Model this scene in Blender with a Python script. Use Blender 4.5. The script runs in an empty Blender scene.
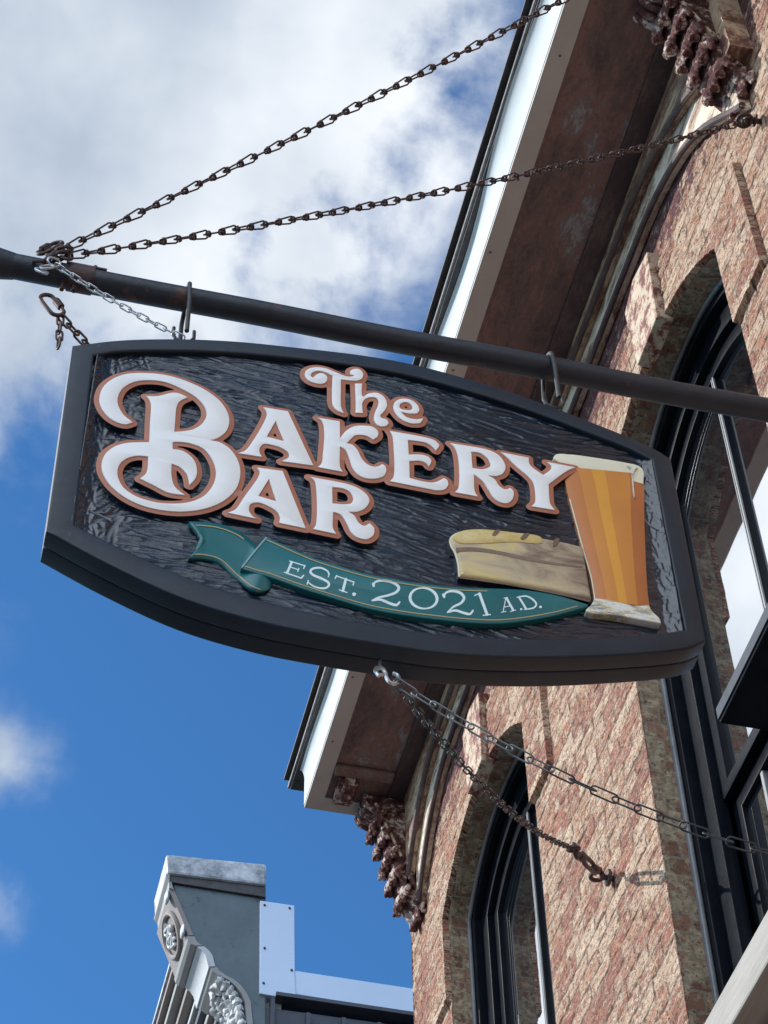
import bpy, bmesh, math, random
import numpy as np
from mathutils import Vector, Matrix, noise
random.seed(7); RNG = np.random.RandomState(11)
PI = math.pi
scene = bpy.context.scene
col = scene.collection
# ------------------------------------------------------------------ camera (eye at the origin, ground at z = -1.6)
CAM = np.array([[0.9713618931477958, -0.23709356982976149, -0.015579206838287826],
                [0.1721364100083007, 0.7473999632116112, -0.641687113273078],
                [0.16378378701747104, 0.6206286604215616, 0.7668082791503711]])   # right, down, forward
FPX = 2074.106
cd = bpy.data.cameras.new('camera'); cam = bpy.data.objects.new('camera', cd); col.objects.link(cam)
R_, D_, F_ = CAM
cam.matrix_world = Matrix(((R_[0], -D_[0], -F_[0], 0), (R_[1], -D_[1], -F_[1], 0), (R_[2], -D_[2], -F_[2], 0), (0, 0, 0, 1)))
cd.sensor_fit = 'VERTICAL'; cd.sensor_height = 24; cd.lens = 24 * FPX / 1024
cd.clip_start = 0.05; cd.clip_end = 2000
scene.camera = cam
scene.view_settings.view_transform = 'Standard'; scene.view_settings.look = 'None'
scene.view_settings.exposure = 0.80; scene.view_settings.gamma = 1
def ray(px, py):
    return CAM.T @ np.array([(px - 384) / FPX, (py - 512) / FPX, 1.0])
def hit(px, py, ax, val):
    r = ray(px, py); return r * val / r[ax]
# ------------------------------------------------------------------ sun and sky
SUN = Vector((-0.80, 0.38, 0.46)).normalized()
el = math.asin(SUN.z); az = math.atan2(SUN.x, SUN.y)
sl = bpy.data.lights.new('sun', 'SUN'); sl.energy = 2.9; sl.angle = math.radians(0.5); sl.color = (1, 0.955, 0.89)
so = bpy.data.objects.new('sun', sl); col.objects.link(so); so.rotation_euler = SUN.to_track_quat('Z', 'Y').to_euler()
W = bpy.data.worlds.new('World'); scene.world = W; W.use_nodes = True
nt = W.node_tree; nt.nodes.clear()
def N(nt, typ, **kw):
    n = nt.nodes.new(typ)
    for k, v in kw.items():
        if k.startswith('i_'):
            n.inputs[k[2:].replace('_', ' ')].default_value = v
        else: setattr(n, k, v)
    return n
def L(nt, a, b): nt.links.new(a, b)
out = N(nt, 'ShaderNodeOutputWorld'); bg = N(nt, 'ShaderNodeBackground'); L(nt, bg.outputs[0], out.inputs[0])
sky = N(nt, 'ShaderNodeTexSky', sky_type='NISHITA', sun_disc=False, sun_elevation=el, sun_rotation=az)
sky.air_density = 1.0; sky.dust_density = 0.3; sky.ozone_density = 3.0
bg.inputs[1].default_value = 0.12
tint = N(nt, 'ShaderNodeMix', data_type='RGBA', blend_type='MULTIPLY'); tint.inputs[0].default_value = 1
L(nt, sky.outputs[0], tint.inputs[6]); tint.inputs[7].default_value = (0.335, 0.66, 0.90, 1)
tc = N(nt, 'ShaderNodeTexCoord')
def math_n(nt, op, a, b=None, clamp=False):
    m = N(nt, 'ShaderNodeMath', operation=op); m.use_clamp = clamp
    for i, v in enumerate((a, b)):
        if v is None: continue
        if isinstance(v, (int, float)): m.inputs[i].default_value = v
        else: L(nt, v, m.inputs[i])
    return m.outputs[0]
def dirn(px, py):
    r = ray(px, py); return tuple(r / np.linalg.norm(r))
BLOBS = [((60, -30), .10, .30), ((200, 60), .03, .15), ((150, 200), .02, .125), ((300, 80), 0.0, .084), ((2, 765), -.035, .058), ((-22, 880), -.03, .05),
         ((425, 25), -.06, .055), ((410, 235), -.09, .07), ((-500, 200), .1, .35), ((-900, 500), .15, .4), ((295, 255), .0, .078)]
acc = None
for (p, r0, r1) in BLOBS:
    vd = N(nt, 'ShaderNodeVectorMath', operation='DISTANCE'); L(nt, tc.outputs['Generated'], vd.inputs[0]); vd.inputs[1].default_value = dirn(*p)
    mr = N(nt, 'ShaderNodeMapRange', clamp=True); L(nt, vd.outputs['Value'], mr.inputs[0])
    mr.inputs[1].default_value = r1; mr.inputs[2].default_value = r0; mr.inputs[3].default_value = 0; mr.inputs[4].default_value = 1
    acc = mr.outputs[0] if acc is None else math_n(nt, 'MAXIMUM', acc, mr.outputs[0])
# unseen clouds added behind the viewer to light the sign, and for pane reflections
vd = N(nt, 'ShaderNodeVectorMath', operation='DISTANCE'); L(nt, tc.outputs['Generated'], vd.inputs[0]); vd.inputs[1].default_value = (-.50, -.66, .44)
mr = N(nt, 'ShaderNodeMapRange', clamp=True); L(nt, vd.outputs['Value'], mr.inputs[0]); mr.inputs[1].default_value = 1.08; mr.inputs[2].default_value = .3; fill_bank = mr.outputs[0]
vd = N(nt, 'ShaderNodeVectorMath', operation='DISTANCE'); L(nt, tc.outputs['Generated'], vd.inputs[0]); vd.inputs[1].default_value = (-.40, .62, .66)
mr = N(nt, 'ShaderNodeMapRange', clamp=True); L(nt, vd.outputs['Value'], mr.inputs[0]); mr.inputs[1].default_value = .40; mr.inputs[2].default_value = .2; mr.inputs[4].default_value = 1.3; pane_bank = mr.outputs[0]
acc = math_n(nt, 'MAXIMUM', math_n(nt, 'MAXIMUM', acc, fill_bank), pane_bank)
n1 = N(nt, 'ShaderNodeTexNoise'); n1.inputs['Scale'].default_value = 15; n1.inputs['Detail'].default_value = 12; n1.inputs['Roughness'].default_value = .56; n1.inputs['Distortion'].default_value = .12
L(nt, tc.outputs['Generated'], n1.inputs['Vector'])
dens = math_n(nt, 'ADD', acc, math_n(nt, 'MULTIPLY', math_n(nt, 'SUBTRACT', n1.outputs['Fac'], .5), 2.3))
dens = math_n(nt, 'MULTIPLY', dens, acc)
mr = N(nt, 'ShaderNodeMapRange', interpolation_type='SMOOTHSTEP'); L(nt, dens, mr.inputs[0])
mr.inputs[1].default_value = .04; mr.inputs[2].default_value = .50
n2 = N(nt, 'ShaderNodeTexNoise'); n2.inputs['Scale'].default_value = 6.5; n2.inputs['Detail'].default_value = 5; n2.inputs['Roughness'].default_value = .5
mp = N(nt, 'ShaderNodeMapping'); mp.inputs['Location'].default_value = (3.3, 1.7, .4); L(nt, tc.outputs['Generated'], mp.inputs[0]); L(nt, mp.outputs[0], n2.inputs['Vector'])
cr = N(nt, 'ShaderNodeValToRGB'); L(nt, n2.outputs['Fac'], cr.inputs[0])
cr.color_ramp.elements[0].position = .36; cr.color_ramp.elements[0].color = (2.45, 2.85, 3.4, 1)
cr.color_ramp.elements[1].position = .66; cr.color_ramp.elements[1].color = (4.9, 5.1, 5.3, 1)
mx = N(nt, 'ShaderNodeMix', data_type='RGBA'); L(nt, math_n(nt, 'MULTIPLY', mr.outputs[0], .94), mx.inputs[0])
boost = N(nt, 'ShaderNodeVectorMath', operation='SCALE'); L(nt, cr.outputs[0], boost.inputs[0]); L(nt, math_n(nt, 'ADD', math_n(nt, 'MULTIPLY', pane_bank, .6), math_n(nt, 'ADD', math_n(nt, 'MULTIPLY', fill_bank, 2.3), 1.0)), boost.inputs['Scale'])
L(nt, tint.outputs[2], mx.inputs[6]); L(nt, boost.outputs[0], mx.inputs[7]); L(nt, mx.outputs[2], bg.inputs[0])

# ------------------------------------------------------------------ materials
def newmat(name):
    m = bpy.data.materials.new(name); m.use_nodes = True
    return m, m.node_tree, m.node_tree.nodes['Principled BSDF']
def coords(nt, kind='Object', scale=(1, 1, 1), loc=(0, 0, 0)):
    t = N(nt, 'ShaderNodeTexCoord'); m = N(nt, 'ShaderNodeMapping'); m.inputs['Scale'].default_value = scale; m.inputs['Location'].default_value = loc
    L(nt, t.outputs[kind], m.inputs[0]); return m.outputs[0]
def noise_n(nt, vec, scale, detail=6, rough=.6, dist=0):
    n = N(nt, 'ShaderNodeTexNoise'); n.inputs['Scale'].default_value = scale; n.inputs['Detail'].default_value = detail
    n.inputs['Roughness'].default_value = rough; n.inputs['Distortion'].default_value = dist; L(nt, vec, n.inputs['Vector']); return n.outputs['Fac']
def ramp(nt, fac, stops):
    r = N(nt, 'ShaderNodeValToRGB'); L(nt, fac, r.inputs[0]); e = r.color_ramp.elements
    while len(e) < len(stops): e.new(.5)
    for i, (p, c) in enumerate(stops):
        e[i].position = p; e[i].color = (*c, 1) if len(c) == 3 else c
    return r.outputs[0]
def mix(nt, fac, a, b, mode='MIX'):
    m = N(nt, 'ShaderNodeMix', data_type='RGBA', blend_type=mode)
    for i, v in ((0, fac), (6, a), (7, b)):
        if hasattr(v, 'is_linked'): L(nt, v, m.inputs[i])
        elif isinstance(v, tuple): m.inputs[i].default_value = (*v, 1)
        else: m.inputs[i].default_value = v
    return m.outputs[2]
def bump(nt, b, h, dist=.002, strength=1):
    n = N(nt, 'ShaderNodeBump'); n.inputs['Distance'].default_value = dist; n.inputs['Strength'].default_value = strength
    L(nt, h, n.inputs['Height']); L(nt, n.outputs[0], b.inputs['Normal'])
def simple(name, c, rough=.5, var=.25, scale=14, metal=0, bmp=.0006, dirt=None, spec=.5, bscale=60):
    m, nt, b = newmat(name); v = coords(nt)
    n = noise_n(nt, v, scale, 7, .65)
    lo = tuple(max(0, x * (1 - var)) for x in c); hi = tuple(min(1, x * (1 + var)) for x in c)
    cc = ramp(nt, n, [(.3, lo), (.7, hi)])
    if dirt:
        n2 = noise_n(nt, v, dirt[1], 8, .72)
        cc = mix(nt, ramp(nt, n2, [(dirt[2], (0, 0, 0)), (dirt[2] + .06, (1, 1, 1))]), cc, dirt[0])
    L(nt, cc, b.inputs['Base Color']); b.inputs['Roughness'].default_value = rough; b.inputs['Metallic'].default_value = metal
    b.inputs['Specular IOR Level'].default_value = spec
    r = noise_n(nt, v, scale * 3, 4); mr = N(nt, 'ShaderNodeMapRange'); L(nt, r, mr.inputs[0]); mr.inputs[3].default_value = rough * .75; mr.inputs[4].default_value = min(1, rough * 1.25); L(nt, mr.outputs[0], b.inputs['Roughness'])
    bump(nt, b, noise_n(nt, v, bscale, 6, .6), bmp)
    return m
BW, BH = .215, .075
def brick_mat():
    m, nt, b = newmat('painted_brick'); uv = coords(nt, 'UV')
    # flaking cream paint over orange and plum brick
    bt = N(nt, 'ShaderNodeTexBrick'); L(nt, uv, bt.inputs['Vector']); bt.inputs['Scale'].default_value = 1
    bt.inputs['Brick Width'].default_value = BW; bt.inputs['Row Height'].default_value = BH; bt.inputs['Mortar Size'].default_value = .0055; bt.inputs['Mortar Smooth'].default_value = .3
    bt.inputs['Color1'].default_value = (0, 0, 0, 1); bt.inputs['Color2'].default_value = (1, 1, 1, 1); bt.inputs['Mortar'].default_value = (.5, .5, .5, 1)
    sep = N(nt, 'ShaderNodeSeparateColor'); L(nt, bt.outputs['Color'], sep.inputs[0]); rnd = sep.outputs[0]
    uvs0 = coords(nt, 'UV', (1, 3.2, 1))
    bare = ramp(nt, rnd, [(0, (.15, .05, .05)), (.3, (.36, .12, .08)), (.6, (.56, .26, .14)), (.85, (.25, .075, .065)), (1, (.62, .34, .18))])
    bare = mix(nt, .6, bare, ramp(nt, noise_n(nt, uvs0, 18, 9, .78), [(.41, (.075, .026, .032)), (.48, (.30, .095, .065)), (.55, (.52, .24, .14)), (.64, (.62, .37, .22))]))
    uvs_ = coords(nt, 'UV', (1, 2.6, 1))
    n1 = noise_n(nt, uvs_, 3.6, 10, .76, .3); n2 = noise_n(nt, uvs_, 22, 10, .82, .2)
    s = math_n(nt, 'ADD', math_n(nt, 'MULTIPLY', n1, .5), math_n(nt, 'MULTIPLY', n2, 1.4))
    s = math_n(nt, 'ADD', s, math_n(nt, 'MULTIPLY', rnd, .15))
    mask = ramp(nt, s, [(.955, (0, 0, 0)), (1.0, (1, 1, 1))]); mask.node.color_ramp.interpolation = 'LINEAR'
    mr = N(nt, 'ShaderNodeMapRange'); L(nt, s, mr.inputs[0]); mr.inputs[1].default_value = 1.005; mr.inputs[2].default_value = 1.045
    mask = mr.outputs[0]
    paint = ramp(nt, noise_n(nt, uv, 11, 6, .7), [(.3, (.46, .30, .20)), (.5, (.60, .45, .325)), (.72, (.70, .58, .44))])
    c = mix(nt, mask, bare, paint)
    c = mix(nt, .12, c, (.66, .45, .35))
    # dark plum patches, more of them higher on the wall
    plum = N(nt, 'ShaderNodeMapRange'); sxy = N(nt, 'ShaderNodeSeparateXYZ'); L(nt, uv, sxy.inputs[0]); L(nt, sxy.outputs[1], plum.inputs[0])
    plum.inputs[1].default_value = 6.2; plum.inputs[2].default_value = 6.85; plum.inputs[3].default_value = -.12; plum.inputs[4].default_value = .24
    pm = math_n(nt, 'ADD', noise_n(nt, uv, 17, 8, .75), plum.outputs[0])
    c = mix(nt, ramp(nt, pm, [(.60, (0, 0, 0)), (.66, (1, 1, 1))]), c, (.17, .075, .08))
    # pits and soot
    sp = noise_n(nt, coords(nt, 'UV', (1, 2.2, 1)), 62, 8, .85)
    c = mix(nt, ramp(nt, sp, [(.445, (1, 1, 1)), (.468, (0, 0, 0))]), c, (.05, .026, .025))
    mort = mix(nt, ramp(nt, noise_n(nt, uv, 22, 5, .7), [(.45, (0, 0, 0)), (.55, (1, 1, 1))]), (.075, .05, .045), (.36, .28, .21))
    c = mix(nt, math_n(nt, 'MULTIPLY', bt.outputs['Fac'], .72), c, mort)
    L(nt, c, b.inputs['Base Color']); b.inputs['Roughness'].default_value = .88; b.inputs['Specular IOR Level'].default_value = .25
    h = math_n(nt, 'ADD', math_n(nt, 'MULTIPLY', mask, .25), math_n(nt, 'MULTIPLY', n2, 1.4))
    h = math_n(nt, 'ADD', h, math_n(nt, 'MULTIPLY', sp, .8))
    h = math_n(nt, 'ADD', h, math_n(nt, 'MULTIPLY', bt.outputs['Fac'], -.5))
    bump(nt, b, h, .007, .9)
    return m
def reveal_mat():
    m, nt, b = newmat('reveal_brick'); uv = coords(nt, 'UV')
    bt = N(nt, 'ShaderNodeTexBrick'); L(nt, uv, bt.inputs['Vector']); bt.inputs['Scale'].default_value = 1
    bt.inputs['Brick Width'].default_value = .105; bt.inputs['Row Height'].default_value = BH; bt.inputs['Mortar Size'].default_value = .006
    bt.inputs['Color1'].default_value = (.12, .055, .038, 1); bt.inputs['Color2'].default_value = (.27, .14, .09, 1); bt.inputs['Mortar'].default_value = (.20, .165, .125, 1)
    g = mix(nt, ramp(nt, noise_n(nt, uv, 13, 8, .75), [(.46, (0, 0, 0)), (.53, (1, 1, 1))]), bt.outputs['Color'], ramp(nt, noise_n(nt, uv, 30, 6), [(.4, (.21, .175, .12)), (.6, (.36, .30, .205))]))
    c = mix(nt, ramp(nt, noise_n(nt, uv, 45, 8, .8), [(.40, (1, 1, 1)), (.46, (0, 0, 0))]), g, (.05, .035, .03))
    L(nt, c, b.inputs['Base Color']); b.inputs['Roughness'].default_value = .9
    h = math_n(nt, 'ADD', noise_n(nt, uv, 40, 8, .75), math_n(nt, 'MULTIPLY', bt.outputs['Fac'], -.8)); bump(nt, b, h, .008, .9)
    return m
def peel(name, stops, scale, stretch=(1, 1, 1), rough=.75, bmp=.002, fine=70):
    m, nt, b = newmat(name); v = coords(nt, 'Object', stretch)
    a = math_n(nt, 'ADD', math_n(nt, 'MULTIPLY', noise_n(nt, v, scale, 9, .72, .3), .7), math_n(nt, 'MULTIPLY', noise_n(nt, v, fine, 7, .75), .3))
    c = ramp(nt, a, stops); c.node.color_ramp.interpolation = 'LINEAR'
    L(nt, c, b.inputs['Base Color']); b.inputs['Roughness'].default_value = rough; bump(nt, b, math_n(nt, 'ADD', a, math_n(nt, 'MULTIPLY', noise_n(nt, v, fine * 2, 5), .3)), bmp)
    return m
M = {}
M['brick'] = brick_mat(); M['reveal'] = reveal_mat()
M['keystone'] = peel('keystone_paint', [(.44, (.12, .045, .04)), (.49, (.30, .13, .10)), (.51, (.46, .37, .27)), (.6, (.52, .45, .35))], 13, (1, 1, 1), .8, .004)
M['soffit'] = peel('peeling_soffit', [(.38, (.085, .062, .065)), (.46, (.155, .105, .095)), (.495, (.17, .11, .10)), (.51, (.24, .135, .115)), (.54, (.23, .13, .11)), (.55, (.16, .14, .145)), (.60, (.29, .28, .29))], 5, (1, .45, 1))
M['soffit_dark'] = peel('dark_soffit_board', [(.35, (.045, .034, .038)), (.5, (.085, .058, .06)), (.6, (.15, .11, .10))], 6, (1, .4, 1))
M['frieze'] = peel('peeling_frieze', [(.42, (.14, .06, .05)), (.47, (.24, .13, .09)), (.52, (.48, .35, .23)), (.62, (.62, .50, .36))], 9, (1, .35, 1))
M['frieze_low'] = peel('flaking_frieze_board', [(.41, (.14, .07, .06)), (.47, (.42, .31, .23)), (.52, (.64, .54, .42)), (.62, (.74, .68, .58))], 12, (1, .35, 1))
M['bracket'] = peel('plum_bracket_paint', [(.42, (.06, .026, .028)), (.50, (.125, .058, .055)), (.54, (.21, .125, .11)), (.557, (.50, .43, .38)), (.7, (.62, .56, .5))], 16, (1, 1, 1), .9, .004)
M['bracket'].node_tree.nodes['Principled BSDF'].inputs['Specular IOR Level'].default_value = .15
M['fascia'] = simple('white_fascia', (.50, .55, .58), .8, .07, 5, spec=.1, dirt=((.25, .25, .24), 25, .74))
M['nail'] = simple('nail_heads', (.10, .09, .08))
M['fascia_under'] = simple('grey_fascia_underside', (.48, .455, .43), .6, .07, 6, dirt=((.12, .10, .09), 28, .70))
M['roofedge'] = simple('dark_roof_edge', (.045, .045, .05), .6, .5, 20)
M['drip'] = simple('weathered_drip_metal', (.16, .16, .165), .45, .4, 30, metal=.5)
M['winframe'] = simple('dark_window_paint', (.005, .007, .011), .35, .3, 10, spec=.07, dirt=((.3, .3, .3), 90, .76))
M['greybead'] = simple('grey_muntin_bead', (.20, .21, .22), .5, .1, 12)
M['edge_light'] = simple('lit_edge_grey', (.035, .045, .06), .5, .2, 12, spec=.15)  # light on the hood board's edge, put into the colour
M['caulk'] = simple('grey_caulk', (.17, .18, .195), .4, .25, 12)
M['glass'], nt_, b_ = newmat('window_glass'); b_.inputs['Base Color'].default_value = (.006, .008, .012, 1); b_.inputs['Roughness'].default_value = .015; b_.inputs['IOR'].default_value = 7
bump(nt_, b_, noise_n(nt_, coords(nt_), 2.2, 1), .0006)
M['sill'] = peel('weathered_white_sill', [(.36, (.14, .125, .11)), (.46, (.27, .25, .225)), (.6, (.36, .34, .31))], 9, (1, .12, 1))
M['signframe'] = simple('charcoal_sign_frame', (.007, .0165, .031), .42, .3, 9, bmp=.0005, spec=.4, dirt=((.25, .26, .28), 120, .79))
def carve_mat():
    m, nt, b = newmat('carved_black_ground'); v = coords(nt)
    L(nt, ramp(nt, noise_n(nt, v, 8), [(.3, (.004, .010, .021)), (.7, (.009, .019, .036))]), b.inputs['Base Color'])
    b.inputs['Roughness'].default_value = .17; b.inputs['Specular IOR Level'].default_value = .7
    bump(nt, b, noise_n(nt, coords(nt, 'Object', (1, 1, 3)), 70, 4, .6), .0008); return m
M['carve'] = carve_mat()
M['letter'] = simple('white_letter_paint', (.78, .82, .84), .5, .05, 6, bmp=.0002, dirt=((.2, .2, .22), 70, .80))
M['outline'] = simple('terracotta_outline_paint', (.38, .145, .085), .5, .06, 8, bmp=.0003, dirt=((.12, .05, .04), 60, .77))
M['teal'] = simple('teal_ribbon_paint', (.010, .135, .155), .3, .18, 7, bmp=.0003)
M['teal_glint'] = simple('teal_fold_glint', (.16, .42, .45), .35, .1)  # sheen colour for the ribbon's fold
M['gold'] = simple('gold_line_paint', (.42, .34, .17), .5, .1, 20, bmp=.0002)
M['ribbontext'] = simple('pale_blue_text_paint', (.66, .82, .86), .5, .04, 12, bmp=.0002)
M['cream'] = simple('cream_foam_paint', (.72, .73, .58), .5, .06, 10, bmp=.0004, dirt=((.34, .46, .38), 22, .66))
for nm, c in (('beer_edge', (.48, .175, .045)), ('beer_amber', (.56, .235, .050)), ('beer_gold', (.66, .32, .05)), ('beer_dark', (.42, .145, .042))):
    M[nm] = simple(nm + '_paint', c, .38, .10, 5, bmp=.0005)
M['glassbase'] = peel('painted_glass_foot', [(.38, (.07, .10, .14)), (.43, (.30, .36, .44)), (.47, (.50, .42, .16)), (.50, (.62, .64, .60)), (.6, (.74, .76, .74))], 11, (1, 1, 3), .4, .0006)
def bread_mat():
    m, nt, b = newmat('bread_paint'); v = coords(nt, 'Object', (1, 1, 2.2))
    n = math_n(nt, 'ADD', noise_n(nt, v, 7, 8, .62, .6), 0)
    s = N(nt, 'ShaderNodeSeparateXYZ'); L(nt, coords(nt), s.inputs[0])
    # painted loaf: golden crown, tan sides, umber right end (object x runs along the loaf)
    g = N(nt, 'ShaderNodeMapRange'); L(nt, s.outputs[0], g.inputs[0]); g.inputs[1].default_value = 1.05; g.inputs[2].default_value = 1.36; g.inputs[3].default_value = .14; g.inputs[4].default_value = -.13
    u = math_n(nt, 'ADD', n, g.outputs[0])
    L(nt, ramp(nt, u, [(.32, (.12, .08, .06)), (.42, (.22, .165, .12)), (.52, (.38, .315, .22)), (.64, (.50, .42, .26)), (.74, (.58, .48, .21))]), b.inputs['Base Color'])
    b.inputs['Roughness'].default_value = .5; bump(nt, b, noise_n(nt, v, 40, 5), .001); return m
M['bread'] = bread_mat()
M['crust'] = peel('golden_crust_paint', [(.36, (.36, .27, .12)), (.5, (.58, .46, .17)), (.64, (.66, .60, .38))], 9, (1, 1, 2), .5, .0008)
M['tan'] = simple('tan_crease_paint', (.20, .145, .105), .5, .25, 30)
M['slash'] = simple('umber_slash_paint', (.15, .10, .065), .6, .2)
M['pole'] = simple('rusty_painted_pipe', (.013, .019, .030), .45, .3, 14, bmp=.0012, dirt=((.10, .042, .025), 9, .60))
M['rust'] = simple('rusty_chain', (.055, .035, .035), .6, .45, 60, metal=.3, bmp=.0006, dirt=((.14, .055, .035), 70, .55))
M['zinc'] = simple('zinc_plated_steel', (.50, .53, .55), .35, .2, 50, metal=.8, bmp=.0002)
M['dullzinc'] = simple('dull_zinc_chain', (.15, .165, .18), .5, .2, 50, metal=.7)
M['greysteel'] = simple('dull_grey_steel', (.045, .05, .055), .55, .3, 50, metal=.4)
M['slate'] = simple('slate_blue_end_wall', (.10, .135, .155), .7, .16, 3, bmp=.006, dirt=((.055, .075, .085), 5, .57), bscale=9)
M['capmetal'] = peel('mottled_galvanised_cap', [(.38, (.15, .17, .20)), (.48, (.34, .37, .41)), (.6, (.58, .61, .65))], 7, (1, 1, 1), .5, .001, 30)
M['panel'] = simple('pale_blue_metal_panel', (.50, .61, .78), .4, .05, 1.2)
M['greytrim'] = simple('grey_cornice_paint', (.27, .27, .27), .6, .12, 4)
M['whitetrim'] = simple('white_ornament_paint', (.46, .48, .50), .55, .12, 12, bmp=.002)
M['browntrim'] = simple('brown_grey_cornice_paint', (.23, .20, .19), .6, .1, 4)
M['siding'] = simple('dark_metal_siding', (.045, .055, .075), .45, .2, 3)
M['concrete'] = simple('sidewalk_concrete', (.085, .09, .10), .9, .2, 1.5, bmp=.003)
M['asphalt'] = simple('asphalt', (.04, .042, .046), .9, .3, 2, bmp=.006)
M['earth'] = simple('ground_cover', (.04, .048, .05), .95, .3, .2)
M['opposite'] = simple('weathered_tan_stucco', (.30, .26, .22), .9, .2, 1)

# ------------------------------------------------------------------ mesh helpers
def setp(o, label=None, cat=None, group=None, kind=None):
    if label: o['label'] = label
    if cat: o['category'] = cat
    if group: o['group'] = group
    if kind: o['kind'] = kind
    return o
def root(name, loc, label, cat, group=None):
    o = bpy.data.objects.new(name, None); o.empty_display_size = .1; col.objects.link(o); o.location = loc
    return setp(o, label, cat, group)
def link(name, me, mats, parent=None):
    o = bpy.data.objects.new(name, me); col.objects.link(o)
    for m in (mats if isinstance(mats, (list, tuple)) else [mats]): me.materials.append(M[m])
    if parent:
        o.parent = parent
        if parent.type == 'EMPTY': o.matrix_parent_inverse = Matrix.Translation(-parent.location)     # meshes are written in world coordinates
    return o
class MB:
    def __init__(s): s.v = []; s.f = []; s.m = []; s.uv = {}
    def add(s, vs, fs, mi=0):
        b = len(s.v); s.v += [tuple(map(float, v)) for v in vs]; s.f += [tuple(b + i for i in f) for f in fs]; s.m += [mi] * len(fs)
    def box(s, x0, x1, y0, y1, z0, z1, mi=0):
        s.add([(x0, y0, z0), (x1, y0, z0), (x1, y1, z0), (x0, y1, z0), (x0, y0, z1), (x1, y0, z1), (x1, y1, z1), (x0, y1, z1)],
              [(0, 3, 2, 1), (4, 5, 6, 7), (0, 1, 5, 4), (1, 2, 6, 5), (2, 3, 7, 6), (3, 0, 4, 7)], mi)
    def prism(s, poly, axis, a, b, mi=0):
        """poly in the two other axes (in xyz order), extruded along axis from a to b"""
        def P(p, t):
            q = list(p); q.insert(axis, t); return q
        n = len(poly); s.add([P(p, a) for p in poly] + [P(p, b) for p in poly],
                             [tuple(range(n))[::-1], tuple(range(n, 2 * n))] + [(i, (i + 1) % n, n + (i + 1) % n, n + i) for i in range(n)], mi)
    def tube(s, pts, r, seg=10, closed=False, mi=0, cap=True):
        pts = [Vector(p) for p in pts]; n = len(pts); rs = r if isinstance(r, (list, tuple)) else [r] * n
        prev = None; vs = []
        for i, p in enumerate(pts):
            t = (pts[(i + 1) % n] - pts[i - 1]) if closed else (pts[min(i + 1, n - 1)] - pts[max(i - 1, 0)])
            t.normalize()
            if prev is None:
                a = Vector((0, 0, 1)) if abs(t.z) < .9 else Vector((1, 0, 0)); u = t.cross(a).normalized()
            else: u = (prev - t * prev.dot(t)).normalized()
            prev = u; w = t.cross(u)
            for k in range(seg):
                an = 2 * PI * k / seg; vs.append(p + (u * math.cos(an) + w * math.sin(an)) * rs[i])
        fs = []
        for i in range(n if closed else n - 1):
            j = (i + 1) % n
            for k in range(seg): fs.append((i * seg + k, i * seg + (k + 1) % seg, j * seg + (k + 1) % seg, j * seg + k))
        if cap and not closed: fs += [tuple(range(seg))[::-1], tuple(range((n - 1) * seg, n * seg))]
        s.add(vs, fs, mi)
    def ball(s, c, r, seg=10, rings=7, mi=0, jit=0):
        c = Vector(c); r = Vector(r if hasattr(r, '__len__') else (r, r, r)); vs = []; fs = []
        for i in range(rings + 1):
            th = PI * i / rings
            for k in range(seg):
                d = Vector((math.sin(th) * math.cos(2 * PI * k / seg), math.sin(th) * math.sin(2 * PI * k / seg), math.cos(th)))
                q = 1 + jit * (noise.noise((c + d * r.x) * 30)) if jit else 1
                vs.append(c + Vector((d.x * r.x, d.y * r.y, d.z * r.z)) * q)
        for i in range(rings):
            for k in range(seg): fs.append((i * seg + k, (i + 1) * seg + k, (i + 1) * seg + (k + 1) % seg, i * seg + (k + 1) % seg))
        s.add(vs, fs, mi)
    def build(s, name, mats, parent=None, smooth=False, bevel=0, fix=True):
        me = bpy.data.meshes.new(name); me.from_pydata(s.v, [], s.f); me.polygons.foreach_set('material_index', s.m)
        if fix:
            bm = bmesh.new(); bm.from_mesh(me); bmesh.ops.remove_doubles(bm, verts=bm.verts, dist=1e-6)
            bmesh.ops.recalc_face_normals(bm, faces=bm.faces); bm.to_mesh(me); bm.free()
        if smooth: me.shade_smooth(); me.set_sharp_from_angle(angle=math.radians(42))
        o = link(name, me, mats, parent)
        if bevel:
            md = o.modifiers.new('edge', 'BEVEL'); md.width = bevel; md.segments = 2; md.limit_method = 'ANGLE'
        return o
def cspline(spec, ox=0, oy=0, sc=1, n=7):
    """'x,y' points joined smoothly, 'x,yc' marks a corner; closed loop in picture pixels"""
    pts = []; cor = []
    for t in spec.split():
        c = t.endswith('c'); x, y = t.rstrip('c').split(','); pts.append((ox + float(x) / sc, oy + float(y) / sc)); cor.append(c)
    P = np.array(pts); m = len(P); outp = []
    for i in range(m):
        p1, p2 = P[i], P[(i + 1) % m]
        p0 = P[i - 1] if not cor[i] else 2 * p1 - p2
        p3 = P[(i + 2) % m] if not cor[(i + 1) % m] else 2 * p2 - p1
        d = [max(1e-6, np.linalg.norm(b - a)) ** .5 for a, b in ((p0, p1), (p1, p2), (p2, p3))]
        m1 = (p1 - p0) / d[0] - (p2 - p0) / (d[0] + d[1]) + (p2 - p1) / d[1]
        m2 = (p2 - p1) / d[1] - (p3 - p1) / (d[1] + d[2]) + (p3 - p2) / d[2]
        m1 *= d[1]; m2 *= d[1]
        if cor[i] and cor[(i + 1) % m]:
            outp.append(p1); continue
        for k in range(n):
            t = k / n; t2 = t * t; t3 = t2 * t
            outp.append((2 * t3 - 3 * t2 + 1) * p1 + (t3 - 2 * t2 + t) * m1 + (-2 * t3 + 3 * t2) * p2 + (t3 - t2) * m2)
    return np.array(outp)
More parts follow.
